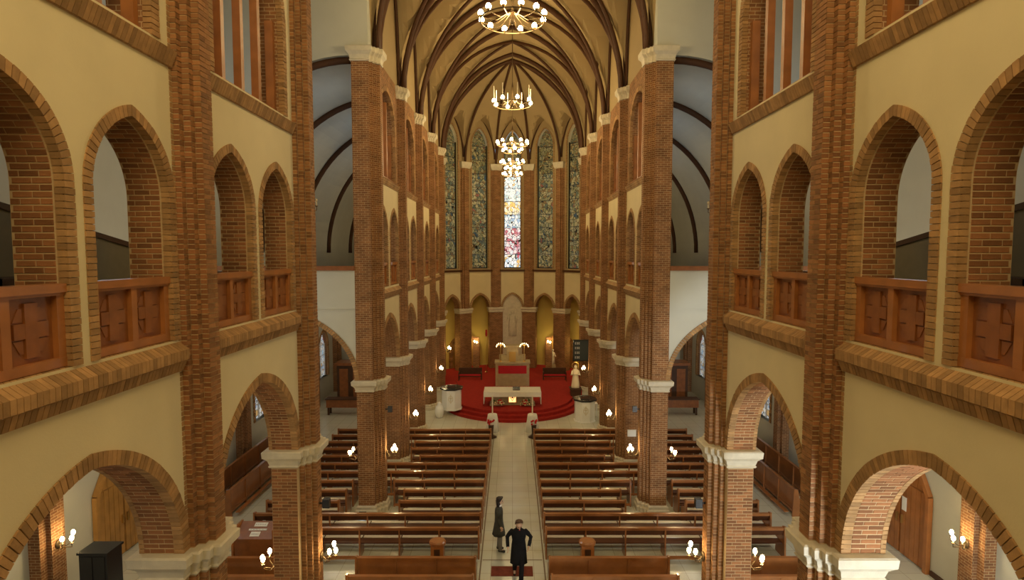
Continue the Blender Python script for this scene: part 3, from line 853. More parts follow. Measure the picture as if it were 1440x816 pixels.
# apse piers at the facet corners
for k in range(-4, 4):
    th = (k + .5)*da
    if abs(th) > 1.5: continue
    def f(p, th=th):
        a, d, z = p; r = APR + d
        return (r*sin(th) + a*cos(th), APC + r*cos(th) - a*sin(th), z)
    idx = int(abs(th)/da + .51)
    lab = 'slim brick pier of the apse, %s to the %s of the central lancet window' % (('', 'first', 'second', 'third')[min(3, idx)], 'right' if th > 0 else 'left')
    P = thing('apse_pier', lab, 'pier', f((0, 0, .9)), 'apse piers')
    MB(f).box(-.52, .52, -.18, .55, .0, 4.42).build('lower_shaft', 'brick', P)
    m = MB(f); m.loft([[(-a, -.2-g, z), (a, -.2-g, z), (a, .5, z), (-a, .5, z)] for z, a, g in ((4.36, .54, 0), (4.42, .58, .05), (4.5, .57, .03), (4.62, .62, .10), (4.74, .62, .10), (4.76, .58, .06))]); m.build('capital', 'stone', P)
    m = MB(f)
    for w_, d_ in ((.40, -.12), (.28, -.22), (.16, -.32)): m.box(-w_, w_, d_, .45, 4.76, 15.2)
    m.build('upper_shaft', 'brick', P)
    m = MB(f); m.loft([[(-a, -.34-g, z), (a, -.34-g, z), (a, .4, z), (-a, .4, z)] for z, a, g in ((15.15, .36, 0), (15.3, .42, .06), (15.5, .46, .1), (15.6, .46, .1))]); m.build('upper_capital', 'stone', P)
    # rib to the key
    R0 = APR - .25
    MB().tube([((R0*sin(pi/2*t/20))*sin(th), APC - .6 + ((R0 + .6)*sin(pi/2*t/20))*cos(th), 15.55 + 5.75*pf(sin(pi/2*t/20))) for t in range(21)], .085, 6).build('apse_rib', 'rib', ce, True)
# apse web
web = MB(); nph, nr = 84, 16
grid = []
for a in range(nph+1):
    ph = -pi/2 - .12 + (pi + .24)*a/nph
    kk = max(-3, min(3, round(ph/da))); loc = ph - kk*da
    Rp = apo / max(.5, cos(min(abs(loc), da/2))); row = []
    vv = min(1, abs(loc)/(da/2))
    for b in range(nr+1):
        q = sin(pi/2*b/nr)
        z = 15.6 + 5.75*max(pf(q), .57*pf(vv))
        row.append(((Rp+.05)*q*sin(ph), APC - .6*(1-q) + (Rp+.05)*q*cos(ph), z))
    grid.append(row)
vs = [p for r in grid for p in r]; web.add(vs, [(a*(nr+1)+b, a*(nr+1)+b+1, (a+1)*(nr+1)+b+1, (a+1)*(nr+1)+b) for a in range(nph) for b in range(nr)])
web.build('apse_web', 'vault_plaster', ce)
m = MB(); n = 32
for k in range(n):
    u0, u1 = sin(pi/2*(2*k/n-1)), sin(pi/2*(2*(k+1)/n-1)); z0, z1 = 15.5+5.9*pf(u0), 15.5+5.9*pf(u1)
    m.face([(BX*u0, 36.0, z0), (BX*u1, 36.0, z1), (BX*u1, 37.15, z1), (BX*u0, 37.15, z0)])
    m.face([(BX*u0, 37.15, z0), (BX*u1, 37.15, z1), (BX*u1, 37.15, 22.2), (BX*u0, 37.15, 22.2)])
m.build('apse_throat', 'vault_plaster', ce)
MB().tube(ribpath(lambda t: (RX*sin(t*pi/2), 37.1, curve(sin(t*pi/2)))), 0.10, 6).build('transverse_rib', 'rib', ce, True)
for s in (-1, 1):
    side(s).box(BX, 6.1, 37.0, 37.15, 15.3, 22.2).build('throat_wall', 'vault_plaster', ce)
    side(s).box(BX, BX+.1, 36.0, 37.1, 7.4, 15.6).build('throat_side', 'brick', ce)
MB().box(-13, 13, -3, 46, 22.2, 22.4).build('roof', 'dark_wood', ce)
# ambulatory wall behind the apse arcade
R2 = 7.3
m = MB()
n = 28
for k in range(n):
    a0 = -pi/2 - .1 + (pi + .2)*k/n; a1 = -pi/2 - .1 + (pi + .2)*(k+1)/n
    m.face([(R2*sin(a0), APC+R2*cos(a0), 0), (R2*sin(a1), APC+R2*cos(a1), 0), (R2*sin(a1), APC+R2*cos(a1), 7.4), (R2*sin(a0), APC+R2*cos(a0), 7.4)])
m.build('ambulatory_wall', 'apse_gold', wap)
m = MB()
for k in range(n):
    a0 = -pi/2 + pi*k/n; a1 = -pi/2 + pi*(k+1)/n
    m.face([(5.9*sin(a0), APC+5.9*cos(a0), 7.2), (5.9*sin(a1), APC+5.9*cos(a1), 7.2), (R2*sin(a1), APC+R2*cos(a1), 7.2), (R2*sin(a0), APC+R2*cos(a0), 7.2)])
m.build('ambulatory_ceiling', 'apse_gold', wap)
for k in (-2, -1, 1, 2):
    th = k*da; point((6.55*sin(th), APC + 6.55*cos(th), 2.0), 22, (1.0, .80, .30), .15)

# arched brick side doorways under the ambulatory wall
for s in (-1, 1):
    th = s*.56
    def f(p, th=th):
        a, d, z = p; r = R2 - .3 + d
        return (r*sin(th) + a*cos(th), APC + r*cos(th) - a*sin(th), z)
    D = thing('apse_doorway', 'round-headed brick doorway behind the apse piers on the %s of the high altar' % SIDE[s], 'doorway', f((0,0,.45)))
    m = MB(f, True); ring_mb(m, 0, 1.1, 1.5, .85, 0, .2, -.1, .2, pitch=.12); stuff(m.build('brick_surround', 'brick_stuff', D))
    m = MB(f, True); P = arch_pts(1.1, .85, 16)
    for (t0, h0), (t1, h1) in zip(P, P[1:]): m.face([(t0, .1, 0), (t1, .1, 0), (t1, .1, 1.5+h1), (t0, .1, 1.5+h0)])
    m.build('door_leaf', 'door_wood', D)

# ------------------------------------------------------------------ sanctuary
sp = struct('trim_3', 'red carpeted round sanctuary steps')
def halfdisc(r, z0, z1, yc=33.0, yb=37.0, n=48):
    pts = [(r*sin(-pi/2 + pi*k/n), yc - r*cos(-pi/2 + pi*k/n)) for k in range(n+1)]
    pts = pts + [(r, yb), (-r, yb)]
    return MB().prism(pts, z0, z1)
for k, (r, z) in enumerate(((4.10, .15), (3.82, .30), (3.54, .45))):
    halfdisc(r, z - .15, z).build('carpet_step', 'red_carpet', sp)
m = MB(); m.box(-4.33, 4.33, 34.5, 36.6, 0, .44); m.build('carpet_platform', 'red_carpet', sp)
n = 24
pts = [(-7.1, 37.6), (7.1, 37.6)] + [(7.1*cos(pi*k/n), max(37.61, APC + 7.1*sin(pi*k/n))) for k in range(1, n)]
MB().prism(pts, 0, .03).build('apse_carpet', 'red_carpet', sp)

# main altar
A = thing('altar', 'white clothed altar table on carved stone base with glowing centre, on red steps', 'altar', (0, 30.95, .45))
m = MB(); m.box(-1.52, 1.52, 30.35, 31.55, 1.12, 1.25); m.build('table_top', 'marble', A)
cl = MB(); cl.box(-1.56, 1.56, 30.31, 31.59, 1.25, 1.275)
cl.box(-1.56, 1.56, 30.29, 30.32, 1.02, 1.275); cl.box(-1.58, -1.55, 30.31, 31.59, .62, 1.275); cl.box(1.55, 1.58, 30.31, 31.59, .62, 1.275)
cl.build('altar_cloth', 'white_cloth', A)
for sx in (-1, 1):
    m = MB(); m.loft([[(sx*.95-a, 30.65-b, z), (sx*.95+a, 30.65-b, z), (sx*.95+a, 31.25+b, z), (sx*.95-a, 31.25+b, z)] for z, a, b in ((.45,.30,.1),(.52,.30,.1),(.56,.22,.05),(.95,.20,.03),(1.05,.28,.08),(1.12,.30,.1))])
    m.build('pedestal', 'altar_stone', A)
m = MB(); m.box(-.75, .75, 30.72, 31.2, .45, 1.12); b_ = m.build('altar_block', 'altar_stone', A)
m = MB(); m.box(-.24, .24, 30.64, 30.72, .60, 1.06); b2_ = m.build('lit_frame', 'gold', A)
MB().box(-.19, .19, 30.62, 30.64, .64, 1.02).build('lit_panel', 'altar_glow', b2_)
m = MB(); m.tube([(-.15, 30.605, .98), (0, 30.60, .72), (.15, 30.605, .98)], .02, 6).ball((0, 30.60, .92), .06); m.build('relief', 'red_cloth', b2_)
for sx in (-1, 1):
    fl_ = MB(); 
    for q in range(40):
        a = random.uniform(0, 6.28); r = random.uniform(0, .28)
        fl_.ball((sx*.72 + r*cos(a), 30.38 + .4*r*sin(a), .55 + random.uniform(0, .42)*(1 - r/.4)), random.uniform(.03, .06), 6, 4)
    o = fl_.build('flower_arrangement', 'flower'); tag(o, 'flower arrangement standing against the %s front of the altar' % SIDE[sx], 'flowers'); stuff(o)
    lf = MB()
    for q in range(30):
        a = random.uniform(0, 6.28); r = random.uniform(.1, .34)
        p = Vector((sx*.72 + r*cos(a), 30.36 + .3*r*sin(a), .5 + random.uniform(0, .3)))
        lf.face([p, p + Vector((.07, .01, .03)), p + Vector((.03, .02, .12))])
    stuff(lf.build('foliage', 'leaf', o))
    rf = MB()
    for q in range(10):
        a = random.uniform(0, 6.28); rf.ball((sx*.68 + .12*cos(a), 30.30, .75 + .1*sin(a)), .045, 6, 4)
    stuff(rf.build('red_blossom', 'red_flower', o))
o = thing('altar_book', 'small dark missal on a stand on the white altar top', 'book', (.12, 30.9, 1.275))
MB().hexa([(.02,30.75,1.28),(.42,30.75,1.28),(.42,31.05,1.28),(.02,31.05,1.28),(.02,30.75,1.31),(.42,30.75,1.31),(.42,31.05,1.42),(.02,31.05,1.42)]).build('cover', 'black_gloss', o)
MB().box(.05, .39, 30.73, 30.75, 1.275, 1.31).build('stand_lip', 'dark_wood', o)

# high altar and tabernacle at back
def HA(p): return (p[0]*.88, p[1] - 4.4, max(.45, p[2] - .15))
H = thing('high_altar', 'pale stone high altar with red frontal, against the apse centre', 'altar', (0, 35.5, .45))
m = MB(HA); m.box(-1.22, 1.22, 39.6, 40.5, .5, 2.05).box(-1.28, 1.28, 39.5, 40.5, 2.05, 2.15); m.build('altar_body', 'altar_stone', H)
MB(HA).box(-1.02, 1.02, 39.55, 39.6, 1.42, 1.92).build('red_frontal', 'red_cloth', H)
m = MB(HA)
for x in (-1.0, -.35, .35, 1.0): m.box(x-.05, x+.05, 39.54, 39.6, .5, 1.42)
m.build('pilaster', 'altar_stone', H)
m = MB(HA); m.box(-.95, .95, 40.1, 40.5, 2.15, 2.5).box(-.42, .42, 39.9, 40.5, 2.15, 3.05).box(-.5, .5, 39.85, 40.5, 3.05, 3.15); m.build('gradine', 'altar_stone', H)
T = thing('tabernacle', 'small golden tabernacle box glowing at the centre of the high altar', 'tabernacle', (0, 35.4, 2.02))
MB(HA).box(-.24, .24, 39.62, 39.9, 2.17, 2.75).build('case', 'gold', T)
m = MB(HA); P = arch_pts(.17, .2, 10)
for (t0, h0), (t1, h1) in zip(P, P[1:]): m.face([(t0, 39.61, 2.22), (t1, 39.61, 2.22), (t1, 39.61, 2.45+h1), (t0, 39.61, 2.45+h0)])
m.build('door', 'gold', T)
for sx in (-1, 1):
    K = thing('candelabrum', 'candelabrum with an arc of lit candles on the %s side of the high altar' % SIDE[sx], 'candelabrum', (sx*.75, 35.5, 2.0))
    m = MB(HA); m.lathe([(.1, 0), (.1, .03), (.03, .06), (.02, 1.05)], (sx*.85, 39.75, 2.15), 10)
    m.tube([(sx*.85 + .3*cos(a), 39.75, 3.0 + .22*sin(a)) for a in [pi*k/10 for k in range(11)]], .012, 6); m.build('stem', 'brass', K)
    for q in range(7):
        a = pi*(q+.3)/6.6
        c = MB(HA); c.lathe([(.012, 0), (.012, .07)], (sx*.85 + .3*cos(a), 39.75, 3.0 + .22*sin(a)), 6); cc = c.build('candle', 'candle', K)
        MB(HA).ball((sx*.85 + .3*cos(a), 39.75, 3.1 + .22*sin(a)), .028, 6, 5, (1,1,1.5)).build('flame', 'flame', cc)
    point((sx*.75, 35.0, 3.0), 5, WARM2, .1)
lp = thing('sanctuary_lamp', 'tall thin red sanctuary lamp left of the high altar', 'lamp', (-1.95, 41.6, 0))
MB().lathe([(.12,0),(.12,.04),(.02,.08),(.02,2.65),(.08,2.7)], (-1.95, 41.6, 0), 10).build('stand', 'brass', lp)
MB().lathe([(.05,0),(.08,.15),(.06,.5)], (-1.95, 41.6, 2.7), 10).build('glass', 'red_cloth', lp)
# relief panel behind the high altar
Rl = thing('relief_panel', 'tall pale panel with shallow carved figure in central apse niche', 'relief', (0, 43.4, 0))
MB().box(-.76, .76, 43.35, 43.5, 0, 5.9).build('panel', 'stone', Rl)
m = MB()
m.ball((0, 43.33, 4.35), .14, 12, 8, (1, .35, 1.2))
m.loft([[(a*cos(t), 43.35 - .09*abs(sin(t)) if True else 0, z) for t in [pi*2*k/12 for k in range(12)]] for z, a in ((2.5, .32), (3.2, .30), (3.8, .24), (4.1, .28), (4.2, .08))])
for sx in (-1, 1): m.tube([(sx*.2, 43.31, 4.08), (sx*.38, 43.3, 3.8), (sx*.30, 43.28, 4.2 if sx < 0 else 3.5)], [.07, .055, .04], 8)
m.tube([(.36*cos(t), 43.34, 4.4+.36*sin(t)) for t in [2*pi*k/16 for k in range(17)]], .015, 6)
m.build('figure', 'stone', Rl, True)

# ambos
def ambo(x, y, z, label, steps=False):
    A = thing('ambo', label, 'lectern', (x, y, z))
    n = 8; a0 = pi/8
    MB().lathe([(.60, 0), (.60, .05), (.56, .06), (.56, 1.10)], (x, y, z), n, a0).build('body', 'white_panel', A)
    MB().lathe([(.58, 1.10), (.66, 1.14), (.66, 1.20), (.6, 1.21)], (x, y, z), n, a0).build('top', 'black_gloss', A)
    m = MB(); th = -pi/2; r = .56*cos(pi/8) + .012
    m.tube([(x + .12*cos(t), y - r, z + .65 + .17*sin(t)) for t in [2*pi*k/14 for k in range(15)]], .014, 6)
    m.box(x-.015, x+.015, y-r-.01, y-r+.02, z+.4, z+.9); m.box(x-.08, x+.08, y-r-.01, y-r+.02, z+.68, z+.71)
    m.build('emblem', 'stone', A)
    m = MB(); m.hexa([(x-.22,y-.16,z+1.21),(x+.22,y-.16,z+1.21),(x+.22,y+.16,z+1.21),(x-.22,y+.16,z+1.21),(x-.22,y-.16,z+1.36),(x+.22,y-.16,z+1.36),(x+.22,y+.16,z+1.24),(x-.22,y+.16,z+1.24)]); m.build('book_rest', 'dark_wood', A)
    m = MB(); m.tube([(x+.3, y+.1, z+1.2), (x+.3, y+.05, z+1.42), (x+.24, y, z+1.5)], .01, 6); m.build('microphone', 'black_metal', A)
ambo(-3.35, 30.6, .30, 'white octagonal pulpit with black top, left edge of the red steps')
ambo(3.83, 29.35, .0, 'white octagonal pulpit with black top, on pale floor right of the red steps')

# stands at head of the centre aisle
for s in (-1, 1):
    S = thing('candle_stand', 'white draped stand with tall candle, at the altar end of the aisle on the %s' % SIDE[s], 'stand', (s*.96, 26.6, 0))
    n = 24
    rings = []
    for z, r, wv in ((.28, .30, .05), (.7, .27, .03), (1.02, .24, .01), (1.13, .22, 0), (1.15, .14, 0)):
        rings.append([(s*.96 + (r + wv*sin(6*2*pi*k/n))*cos(2*pi*k/n), 26.6 + (r + wv*sin(6*2*pi*k/n))*sin(2*pi*k/n), z) for k in range(n)])
    MB().loft(rings).build('drape', 'white_cloth', S, True)
    MB().lathe([(.2, 0), (.2, .04), (.04, .08), (.04, .4)], (s*.96, 26.6, 0), 12).build('foot', 'dark_wood', S)
    MB().lathe([(.03, 0), (.03, .5), (.05, .52), (.03, .56), (.025, .9)], (s*.96, 26.6, 1.13), 10).build('candle', 'candle', S)
    o = MB()
    for q in range(14):
        a = random.uniform(0, 6.28); o.ball((s*1.02 + .14*cos(a), 26.35 + .08*sin(a), .72 + random.uniform(0, .2)), .05, 6, 4)
    o = o.build('potted_flowers', 'red_flower'); tag(o, 'small red flowers in front of the %s candle stand' % SIDE[s], 'flowers'); stuff(o)
    MB().lathe([(.09, 0), (.13, .68)], (s*1.02, 26.35, .0), 10).build('flower_stand', 'dark_wood', o)

# statue, urn, hymn board, side benches
S = thing('statue', 'gilded robed statue on dark pedestal right of the altar', 'statue', (3.75, 33.0, .45))
m = MB(); m.box(3.45, 4.05, 32.7, 33.3, .15, .82).box(3.4, 4.1, 32.65, 33.35, .82, .89); m.build('pedestal', 'dark_wood', S)
m = MB(); m.lathe([(.26,0),(.25,.1),(.20,.5),(.17,.8),(.20,1.0),(.16,1.08),(.06,1.13),(.055,1.16)], (3.75, 33, .89), 14, sx=1, sy=.8); m.ball((3.75, 33, 2.14), .105, 12, 8, (.85, .9, 1.15))
for sx in (-1, 1): m.tube([(3.75+sx*.17, 33, 1.90), (3.75+sx*.25, 32.93, 1.67), (3.75+sx*.06, 32.78, 1.74)], [.065, .055, .035], 8)
m.build('figure', 'candle', S, True)
MB().tube([(3.75+.2*cos(t), 33.08, 2.2+.2*sin(t)) for t in [2*pi*k/16 for k in range(17)]], .015, 6).build('halo', 'gold', S)
S = thing('statue', 'small pale statue in the lit doorway right of the high altar', 'statue', (2.9, 40.0, 0))
MB().box(2.7, 3.1, 39.8, 40.2, 0, .9).build('pedestal', 'altar_stone', S)
m = MB(); m.lathe([(.18,0),(.15,.4),(.13,.7),(.15,.85),(.05,.95)], (2.9, 40, .9), 12); m.ball((2.9, 40, 1.94), .09, 10, 7)
for sx in (-1, 1): m.tube([(2.9+sx*.13, 40, 1.7), (2.9+sx*.2, 39.95, 1.5), (2.9+sx*.05, 39.82, 1.55)], [.05, .045, .03], 8)
m.build('figure', 'candle', S, True)

U = thing('urn', 'white oval urn on the floor below the left pulpit', 'urn', (-3.95, 29.9, 0))
MB().lathe([(.14,0),(.2,.08),(.24,.35),(.2,.6),(.1,.72),(.12,.76)], (-3.95, 29.9, 0), 16).build('body', 'white_panel', U, True)
MB().lathe([(.12,.76),(.1,.8),(.02,.86)], (-3.95, 29.9, 0), 12).build('lid', 'white_panel', U, True)
U = thing('side_table', 'small white side table behind the right pulpit', 'table', (4.5, 30.0, 0))
MB().box(4.25, 4.6, 29.85, 30.25, .72, .76).build('table_top', 'white_panel', U)
for a, b in ((4.28, 29.88), (4.57, 29.88), (4.28, 30.22), (4.57, 30.22)): MB().box(a-.02, a+.02, b-.02, b+.02, 0, .72).build('leg', 'white_panel', U)

Hb = thing('hymn_board', 'dark hymn number board with rows of white figures on right apse pier', 'board', (4.38, 35.3, 2.1))
MB().box(3.88, 4.92, 35.28, 35.36, 2.1, 3.36).build('board', 'board', Hb)
m = MB(); m.box(3.85, 4.95, 35.26, 35.38, 3.36, 3.41).box(3.85, 4.95, 35.26, 35.38, 2.05, 2.10).box(3.84, 3.88, 35.26, 35.38, 2.05, 3.41).box(4.92, 4.96, 35.26, 35.38, 2.05, 3.41); m.build('frame', 'black_metal', Hb)
for r in range(4):
    for c in range(3):
        x = 3.97 + c*.11; z = 3.12 - r*.30
        m = MB(); m.box(x, x+.07, 35.268, 35.28, z, z+.025).box(x, x+.07, 35.268, 35.28, z+.055, z+.075).box(x, x+.07, 35.268, 35.28, z+.105, z+.13).box(x+(.05 if c % 2 else 0), x+(.07 if c % 2 else .02), 35.268, 35.28, z, z+.13)
        m.build('figure', 'paper', Hb)
MB().box(4.3, 4.5, 35.36, 35.5, 2.6, 2.8).build('bracket', 'black_metal', Hb)

for s in (-1, 1):
    Bn = thing('choir_bench', 'dark choir bench with red cushion, %s of the high altar on the raised floor' % SIDE[s], 'bench', (s*2.9, 38.2, .03))
    side(s).box(2.1, 3.7, 38.0, 38.4, 0.43, .49).build('seat', 'dark_wood', Bn)
    side(s).box(2.12, 3.68, 38.0, 38.38, .49, .55).build('cushion', 'red_cloth', Bn)
    side(s).box(2.1, 3.7, 38.4, 38.46, 0.43, .98).build('backrest', 'dark_wood', Bn)
    for x in (2.1, 3.64): side(s).box(x, x+.06, 38.0, 38.44, .03, .75).build('end_panel', 'dark_wood', Bn)

# ------------------------------------------------------------------ chandeliers
def chandelier(y, z, R, nb, label, tiers=1, e=160, tubes=False, topz=21.2):
    K = thing('chandelier', label, 'chandelier', (0, y, z), 'nave chandeliers')
    m = MB()
    m.tube([(0, y, z+.9), (0, y, topz)], .018, 6); m.build('chain', 'bronze', K)
    m = MB(); m.lathe([(.03, -.1), (.08, 0), (.05, .15), (.03, .5), (.05, .7), (.02, .95)], (0, y, z), 12); m.build('stem', 'bronze', K, True)
    for tr in range(tiers):
        rr = R if tr == 0 else R*.62; zz = z - .38*tr; k = nb if tr == 0 else max(5, nb*2//3)
        MB().tube([(rr*cos(t), y + rr*sin(t), zz) for t in [2*pi*q/28 for q in range(29)]], .022, 6, cap=False).build('ring', 'bronze', K)
        for q in range(k):
            a = 2*pi*(q + .5*tr)/k + .26
            bx, by = rr*cos(a), y + rr*sin(a)
            arm = MB(); arm.tube([(.05*cos(a), y + .05*sin(a), zz + .25), (.5*rr*cos(a), y+.5*rr*sin(a), zz - .02), (bx, by, zz)], .012, 6)
            ar = arm.build('arm', 'bronze', K)
            cup = MB(); cup.lathe([(.03, .02), (.06, .05), (.06, .07)], (bx, by, zz), 8)
            if tubes: cup.lathe([(.02, .18), (.02, .75)], (bx, by, zz), 6)
            cup.build('cup', 'brass' if not tubes else 'candle', ar)
            MB().ball((bx, by, zz + .13), .08, 10, 6, (1, 1, 1.2)).build('bulb', 'bulb', ar, True)
    point((0, y, z + .05), e, WARM, .55)
chandelier(16.6, 15.5, .93, 12, 'nearest and largest ring chandelier with bulbs, cut by the top edge', 1, 620)
chandelier(25.3, 15.4, .84, 8, 'second chandelier, ring of eight bulbs with pale tubes above, over the far nave', 1, 560, True)
chandelier(29.7, 14.5, .80, 10, 'third chandelier, two tiers of bulbs, just above the bright central window', 2, 420)
chandelier(33.9, 14.2, .68, 9, 'fourth chandelier, small and low, over the sanctuary steps', 2, 330)
chandelier(38.2, 14.1, .62, 9, 'farthest smallest chandelier touching the top of the bright window', 1, 250)
chandelier(5.5, 17.0, .93, 12, 'chandelier over the west nave above the top of the frame', 1, 260)  # unseen chandelier added to light the west nave
for q in range(1):
    pass

# ------------------------------------------------------------------ sconces
def sconce(base, out, label, lit=True, nb=3, e=9):
    """base = point on the wall, out = unit direction away from the wall"""
    b = Vector(base); o = Vector(out); sd = Vector((-o.y, o.x, 0))
    K = thing('wall_sconce', label, 'wall lamp', base, 'lit wall sconces' if lit else 'unlit gallery sconces')
    m = MB(); m.ball(tuple(b + o*.015), .09, 10, 6, (1 - .7*abs(o.x), 1 - .7*abs(o.y), 1.3)); m.build('back_plate', 'bronze', K, True)
    for q in range(nb):
        u = (q - (nb-1)/2)*.17
        tip = b + o*(.24 + (.09 if q == nb//2 and nb > 2 else 0)) + sd*u + Vector((0, 0, .06 + (.0 if q != 1 else -.06)))
        m = MB(); m.tube([b + o*.03, b + o*.12 + sd*u*.5 + Vector((0,0,-.10)), tip + Vector((0,0,-.08)), tip], .011, 6); m.lathe([(.015, -.01), (.035, .01), (.035, .02)], tuple(tip), 8)
        ar = m.build('arm', 'bronze', K)
        m = MB(); m.lathe([(.014, .02), (.014, .10)], tuple(tip), 8); m.build('candle_tube', 'candle', ar)
        MB().ball(tuple(tip + Vector((0,0,.14))), .046 if lit else .028, 8, 6, (1,1,1.5)).build('bulb', 'bulb' if lit else 'bulb_off', ar, True)
    if lit: point(tuple(b + o*.42 + Vector((0,0,.2))), e, WARM2, .06)
for s in (-1, 1):
    for i in (2, 3, 4, 5, 6, 7):
        z = 1.95 if i < 6 else (2.15 if i == 6 else 2.6)
        sconce((s*4.345, PY[i] + .02, z), (-s, 0, 0), 'lit three-bulb sconce on nave face of the %s pier on the %s' % (ORD[i], SIDE[s]), e=8 if i > 3 else 12)
        if i in (2, 3): sconce((s*5.21, PY[i] - .3, z), (s, 0, 0), 'lit three-bulb sconce on aisle face of the %s pier on the %s' % (ORD[i], SIDE[s]), e=12)
    sconce((s*11.09, 13.30, 1.75), (-s, 0, 0), 'lit three-bulb sconce on aisle pilaster at far %s of the frame' % SIDE[s], e=22)
    sconce((s*2.6, 39.75, 2.45), (0, -1, 0), 'lit sconce in front of the apse doorway %s of the high altar' % SIDE[s], nb=2, e=14)
    sconce((s*10.9, 29.0, 3.0), (-s, 0, 0), 'lit sconce deep in the %s aisle beyond the transept' % SIDE[s], nb=1, e=14)
    # unlit, gallery level
    sconce((s*4.82, 8.66, 9.85), (0, 1, 0), 'unlit bronze sconce on the back of nearest pier, gallery height, %s' % SIDE[s], False, 2)
    sconce((s*4.62, 12.86, 9.85), (0, 1, 0), 'unlit bronze sconce on transept side of second pier, gallery height, %s' % SIDE[s], False, 2)
    sconce((s*5.22, 8.3, 9.75), (s, 0, 0), 'unlit curled bronze sconce seen through the near gallery arch on the %s' % SIDE[s], False, 2)
for s in (-1, 1):   # carriers behind the apse sconces
    m = MB(); m.box(s*2.6-.22, s*2.6+.22, 39.77, 40.0, 0, 2.9)
    o = m.build('sconce_post', 'brick'); tag(o, 'slim brick post carrying the sconce %s of the high altar' % SIDE[s], 'post')

# ------------------------------------------------------------------ pews
def pew(L, closed=False):
    """origin at inner end, floor, back plane y=0; runs along +x; sitter looks to +y"""
    K = bpy.data.objects.new('pew', None); C.objects.link(K); K.empty_display_size = .2
    m = MB(); m.box(0.03, L-.03, -.035, .035, .83, .90).box(.03, L-.03, -.05, .05, .885, .91); m.build('top_rail', 'pew_wood', K)
    n = max(2, round(L/1.25))
    if closed:
        m = MB(); m.box(.03, L-.03, -.015, .015, .12, .83).box(.03, L-.03, -.03, .03, .10, .20); m.build('backrest', 'pew_wood', K)
        for k in range(n+1):
            x = .06 + (L-.12)*k/n; MB().box(x-.035, x+.035, -.03, .02, .20, .83).build('stile', 'pew_wood', K)
    else:
        m = MB(); m.hexa([(.03, .02, .675), (L-.03, .02, .675), (L-.03, .045, .675), (.03, .045, .675), (.03, -.02, .84), (L-.03, -.02, .84), (L-.03, .005, .84), (.03, .005, .84)]); m.build('backrest', 'pew_dark', K)
    m = MB(); m.box(.03, L-.03, .04, .46, .40, .435); m.box(.03, L-.03, .44, .47, .36, .44); m.build('seat', 'pew_dark', K)
    for k in range(n):
        x0 = .05 + (L-.1)*k/n; x1 = .05 + (L-.1)*(k+1)/n
        MB().box(x0+.02, x1-.02, .31, .44, .435, .452).build('seat_pad', 'pew_seat', K)
    for k in range(n+1):
        x = .02 + (L-.04)*k/n
        m = MB()
        if k in (0, n):
            x = 0 if k == 0 else L - .05
            P = [(-.10, 0), (.47, 0), (.47, .10), (.44, .30), (.47, .48), (.40, .55), (.12, .62), (.07, .93), (-.06, .95), (-.08, .5)]
            m.loft([[(x, y, z) for y, z in P], [(x+.05, y, z) for y, z in P]]); m.build('end_panel', 'pew_wood', K)
        else:
            P = [(-.05, 0), (.40, 0), (.38, .40), (.05, .42), (.03, .66), (-.03, .86), (-.05, .86), (-.05, .4)]
            m.loft([[(x-.02, y, z) for y, z in P], [(x+.02, y, z) for y, z in P]]); m.build('support', 'pew_wood', K)
    m = MB(); m.box(.06, L-.06, -.34, -.20, .14, .17); m.build('kneeler', 'pew_wood', K)
    return K
ROWS = [25.0, 24.17, 23.34, 22.5, 21.68, 20.86, 20.04, 19.2, 18.4, 17.58, 16.7, 15.8]
segs = {}
for r, y in enumerate(ROWS):
    if r in (2, 3, 7): segs[r] = [(.95, 3.2), (5.55, 2.35)]
    elif r in (4, 8, 9): segs[r] = [(.95, 2.70), (5.55, 2.35)]
    else: segs[r] = [(.95, 6.95)]
protos = {}
WORDS = ['first', 'second', 'third', 'fourth', 'fifth', 'sixth', 'seventh', 'eighth', 'ninth', 'tenth', 'eleventh', 'twelfth']
def place_pew(L, closed, s, x, y, label):
    key = (L, closed)
    if key not in protos: protos[key] = o = pew(L, closed)
    else: o = copy_tree(protos[key])
    o.location = (x if s > 0 else -x - L, y, 0)
    o['label'] = label; o['category'] = 'pew'; o['group'] = 'wooden pews'
for r, y in enumerate(ROWS):
    for s in (-1, 1):
        for q, (x, L) in enumerate(segs[r]):
            if len(segs[r]) == 1: t = 'long wooden pew %s of the aisle, %s row counted from the altar' % (SIDE[s], WORDS[r])
            elif q == 0: t = 'short inner wooden pew %s of the aisle beside a pier, %s row from the altar' % (SIDE[s], WORDS[r])
            else: t = 'short outer wooden pew beyond the %s piers, %s row from the altar' % (SIDE[s], WORDS[r])
            place_pew(L, False, s, x, y, t)
for r, y in enumerate((14.2, 13.36)):
    for s in (-1, 1):
        place_pew(3.15, True, s, .95, y, '%s panelled-back wooden pew %s of the aisle at the bottom edge' % (('front', 'rear')[r], SIDE[s]))
        if r == 0: place_pew(2.4, True, s, 5.3, y, 'panelled-back wooden pew outside the second %s pier at the bottom edge' % SIDE[s])
        else: place_pew(2.4, True, s, 5.4, y, 'panelled-back wooden pew outside the second %s pier, nearer row' % SIDE[s])
protos[(6.95, True)] = pew(6.95, True)
AB = protos[(6.95, True)]; AB_first = True
# long benches along the aisles beyond the transept
for s in (-1, 1):
    for q, x in enumerate((9.5, 10.6)):
        o = AB if AB_first else copy_tree(AB); AB_first = False; o.location = (s*x, 25.3 if s > 0 else 18.3, 0); o.rotation_euler = (0, 0, -pi/2 if s > 0 else pi/2)
        # sitter faces the nave
        o['label'] = '%s of two long orange-brown benches set lengthwise in the %s aisle' % (('inner', 'outer')[q], SIDE[s]); o['category'] = 'pew'; o['group'] = 'aisle benches'

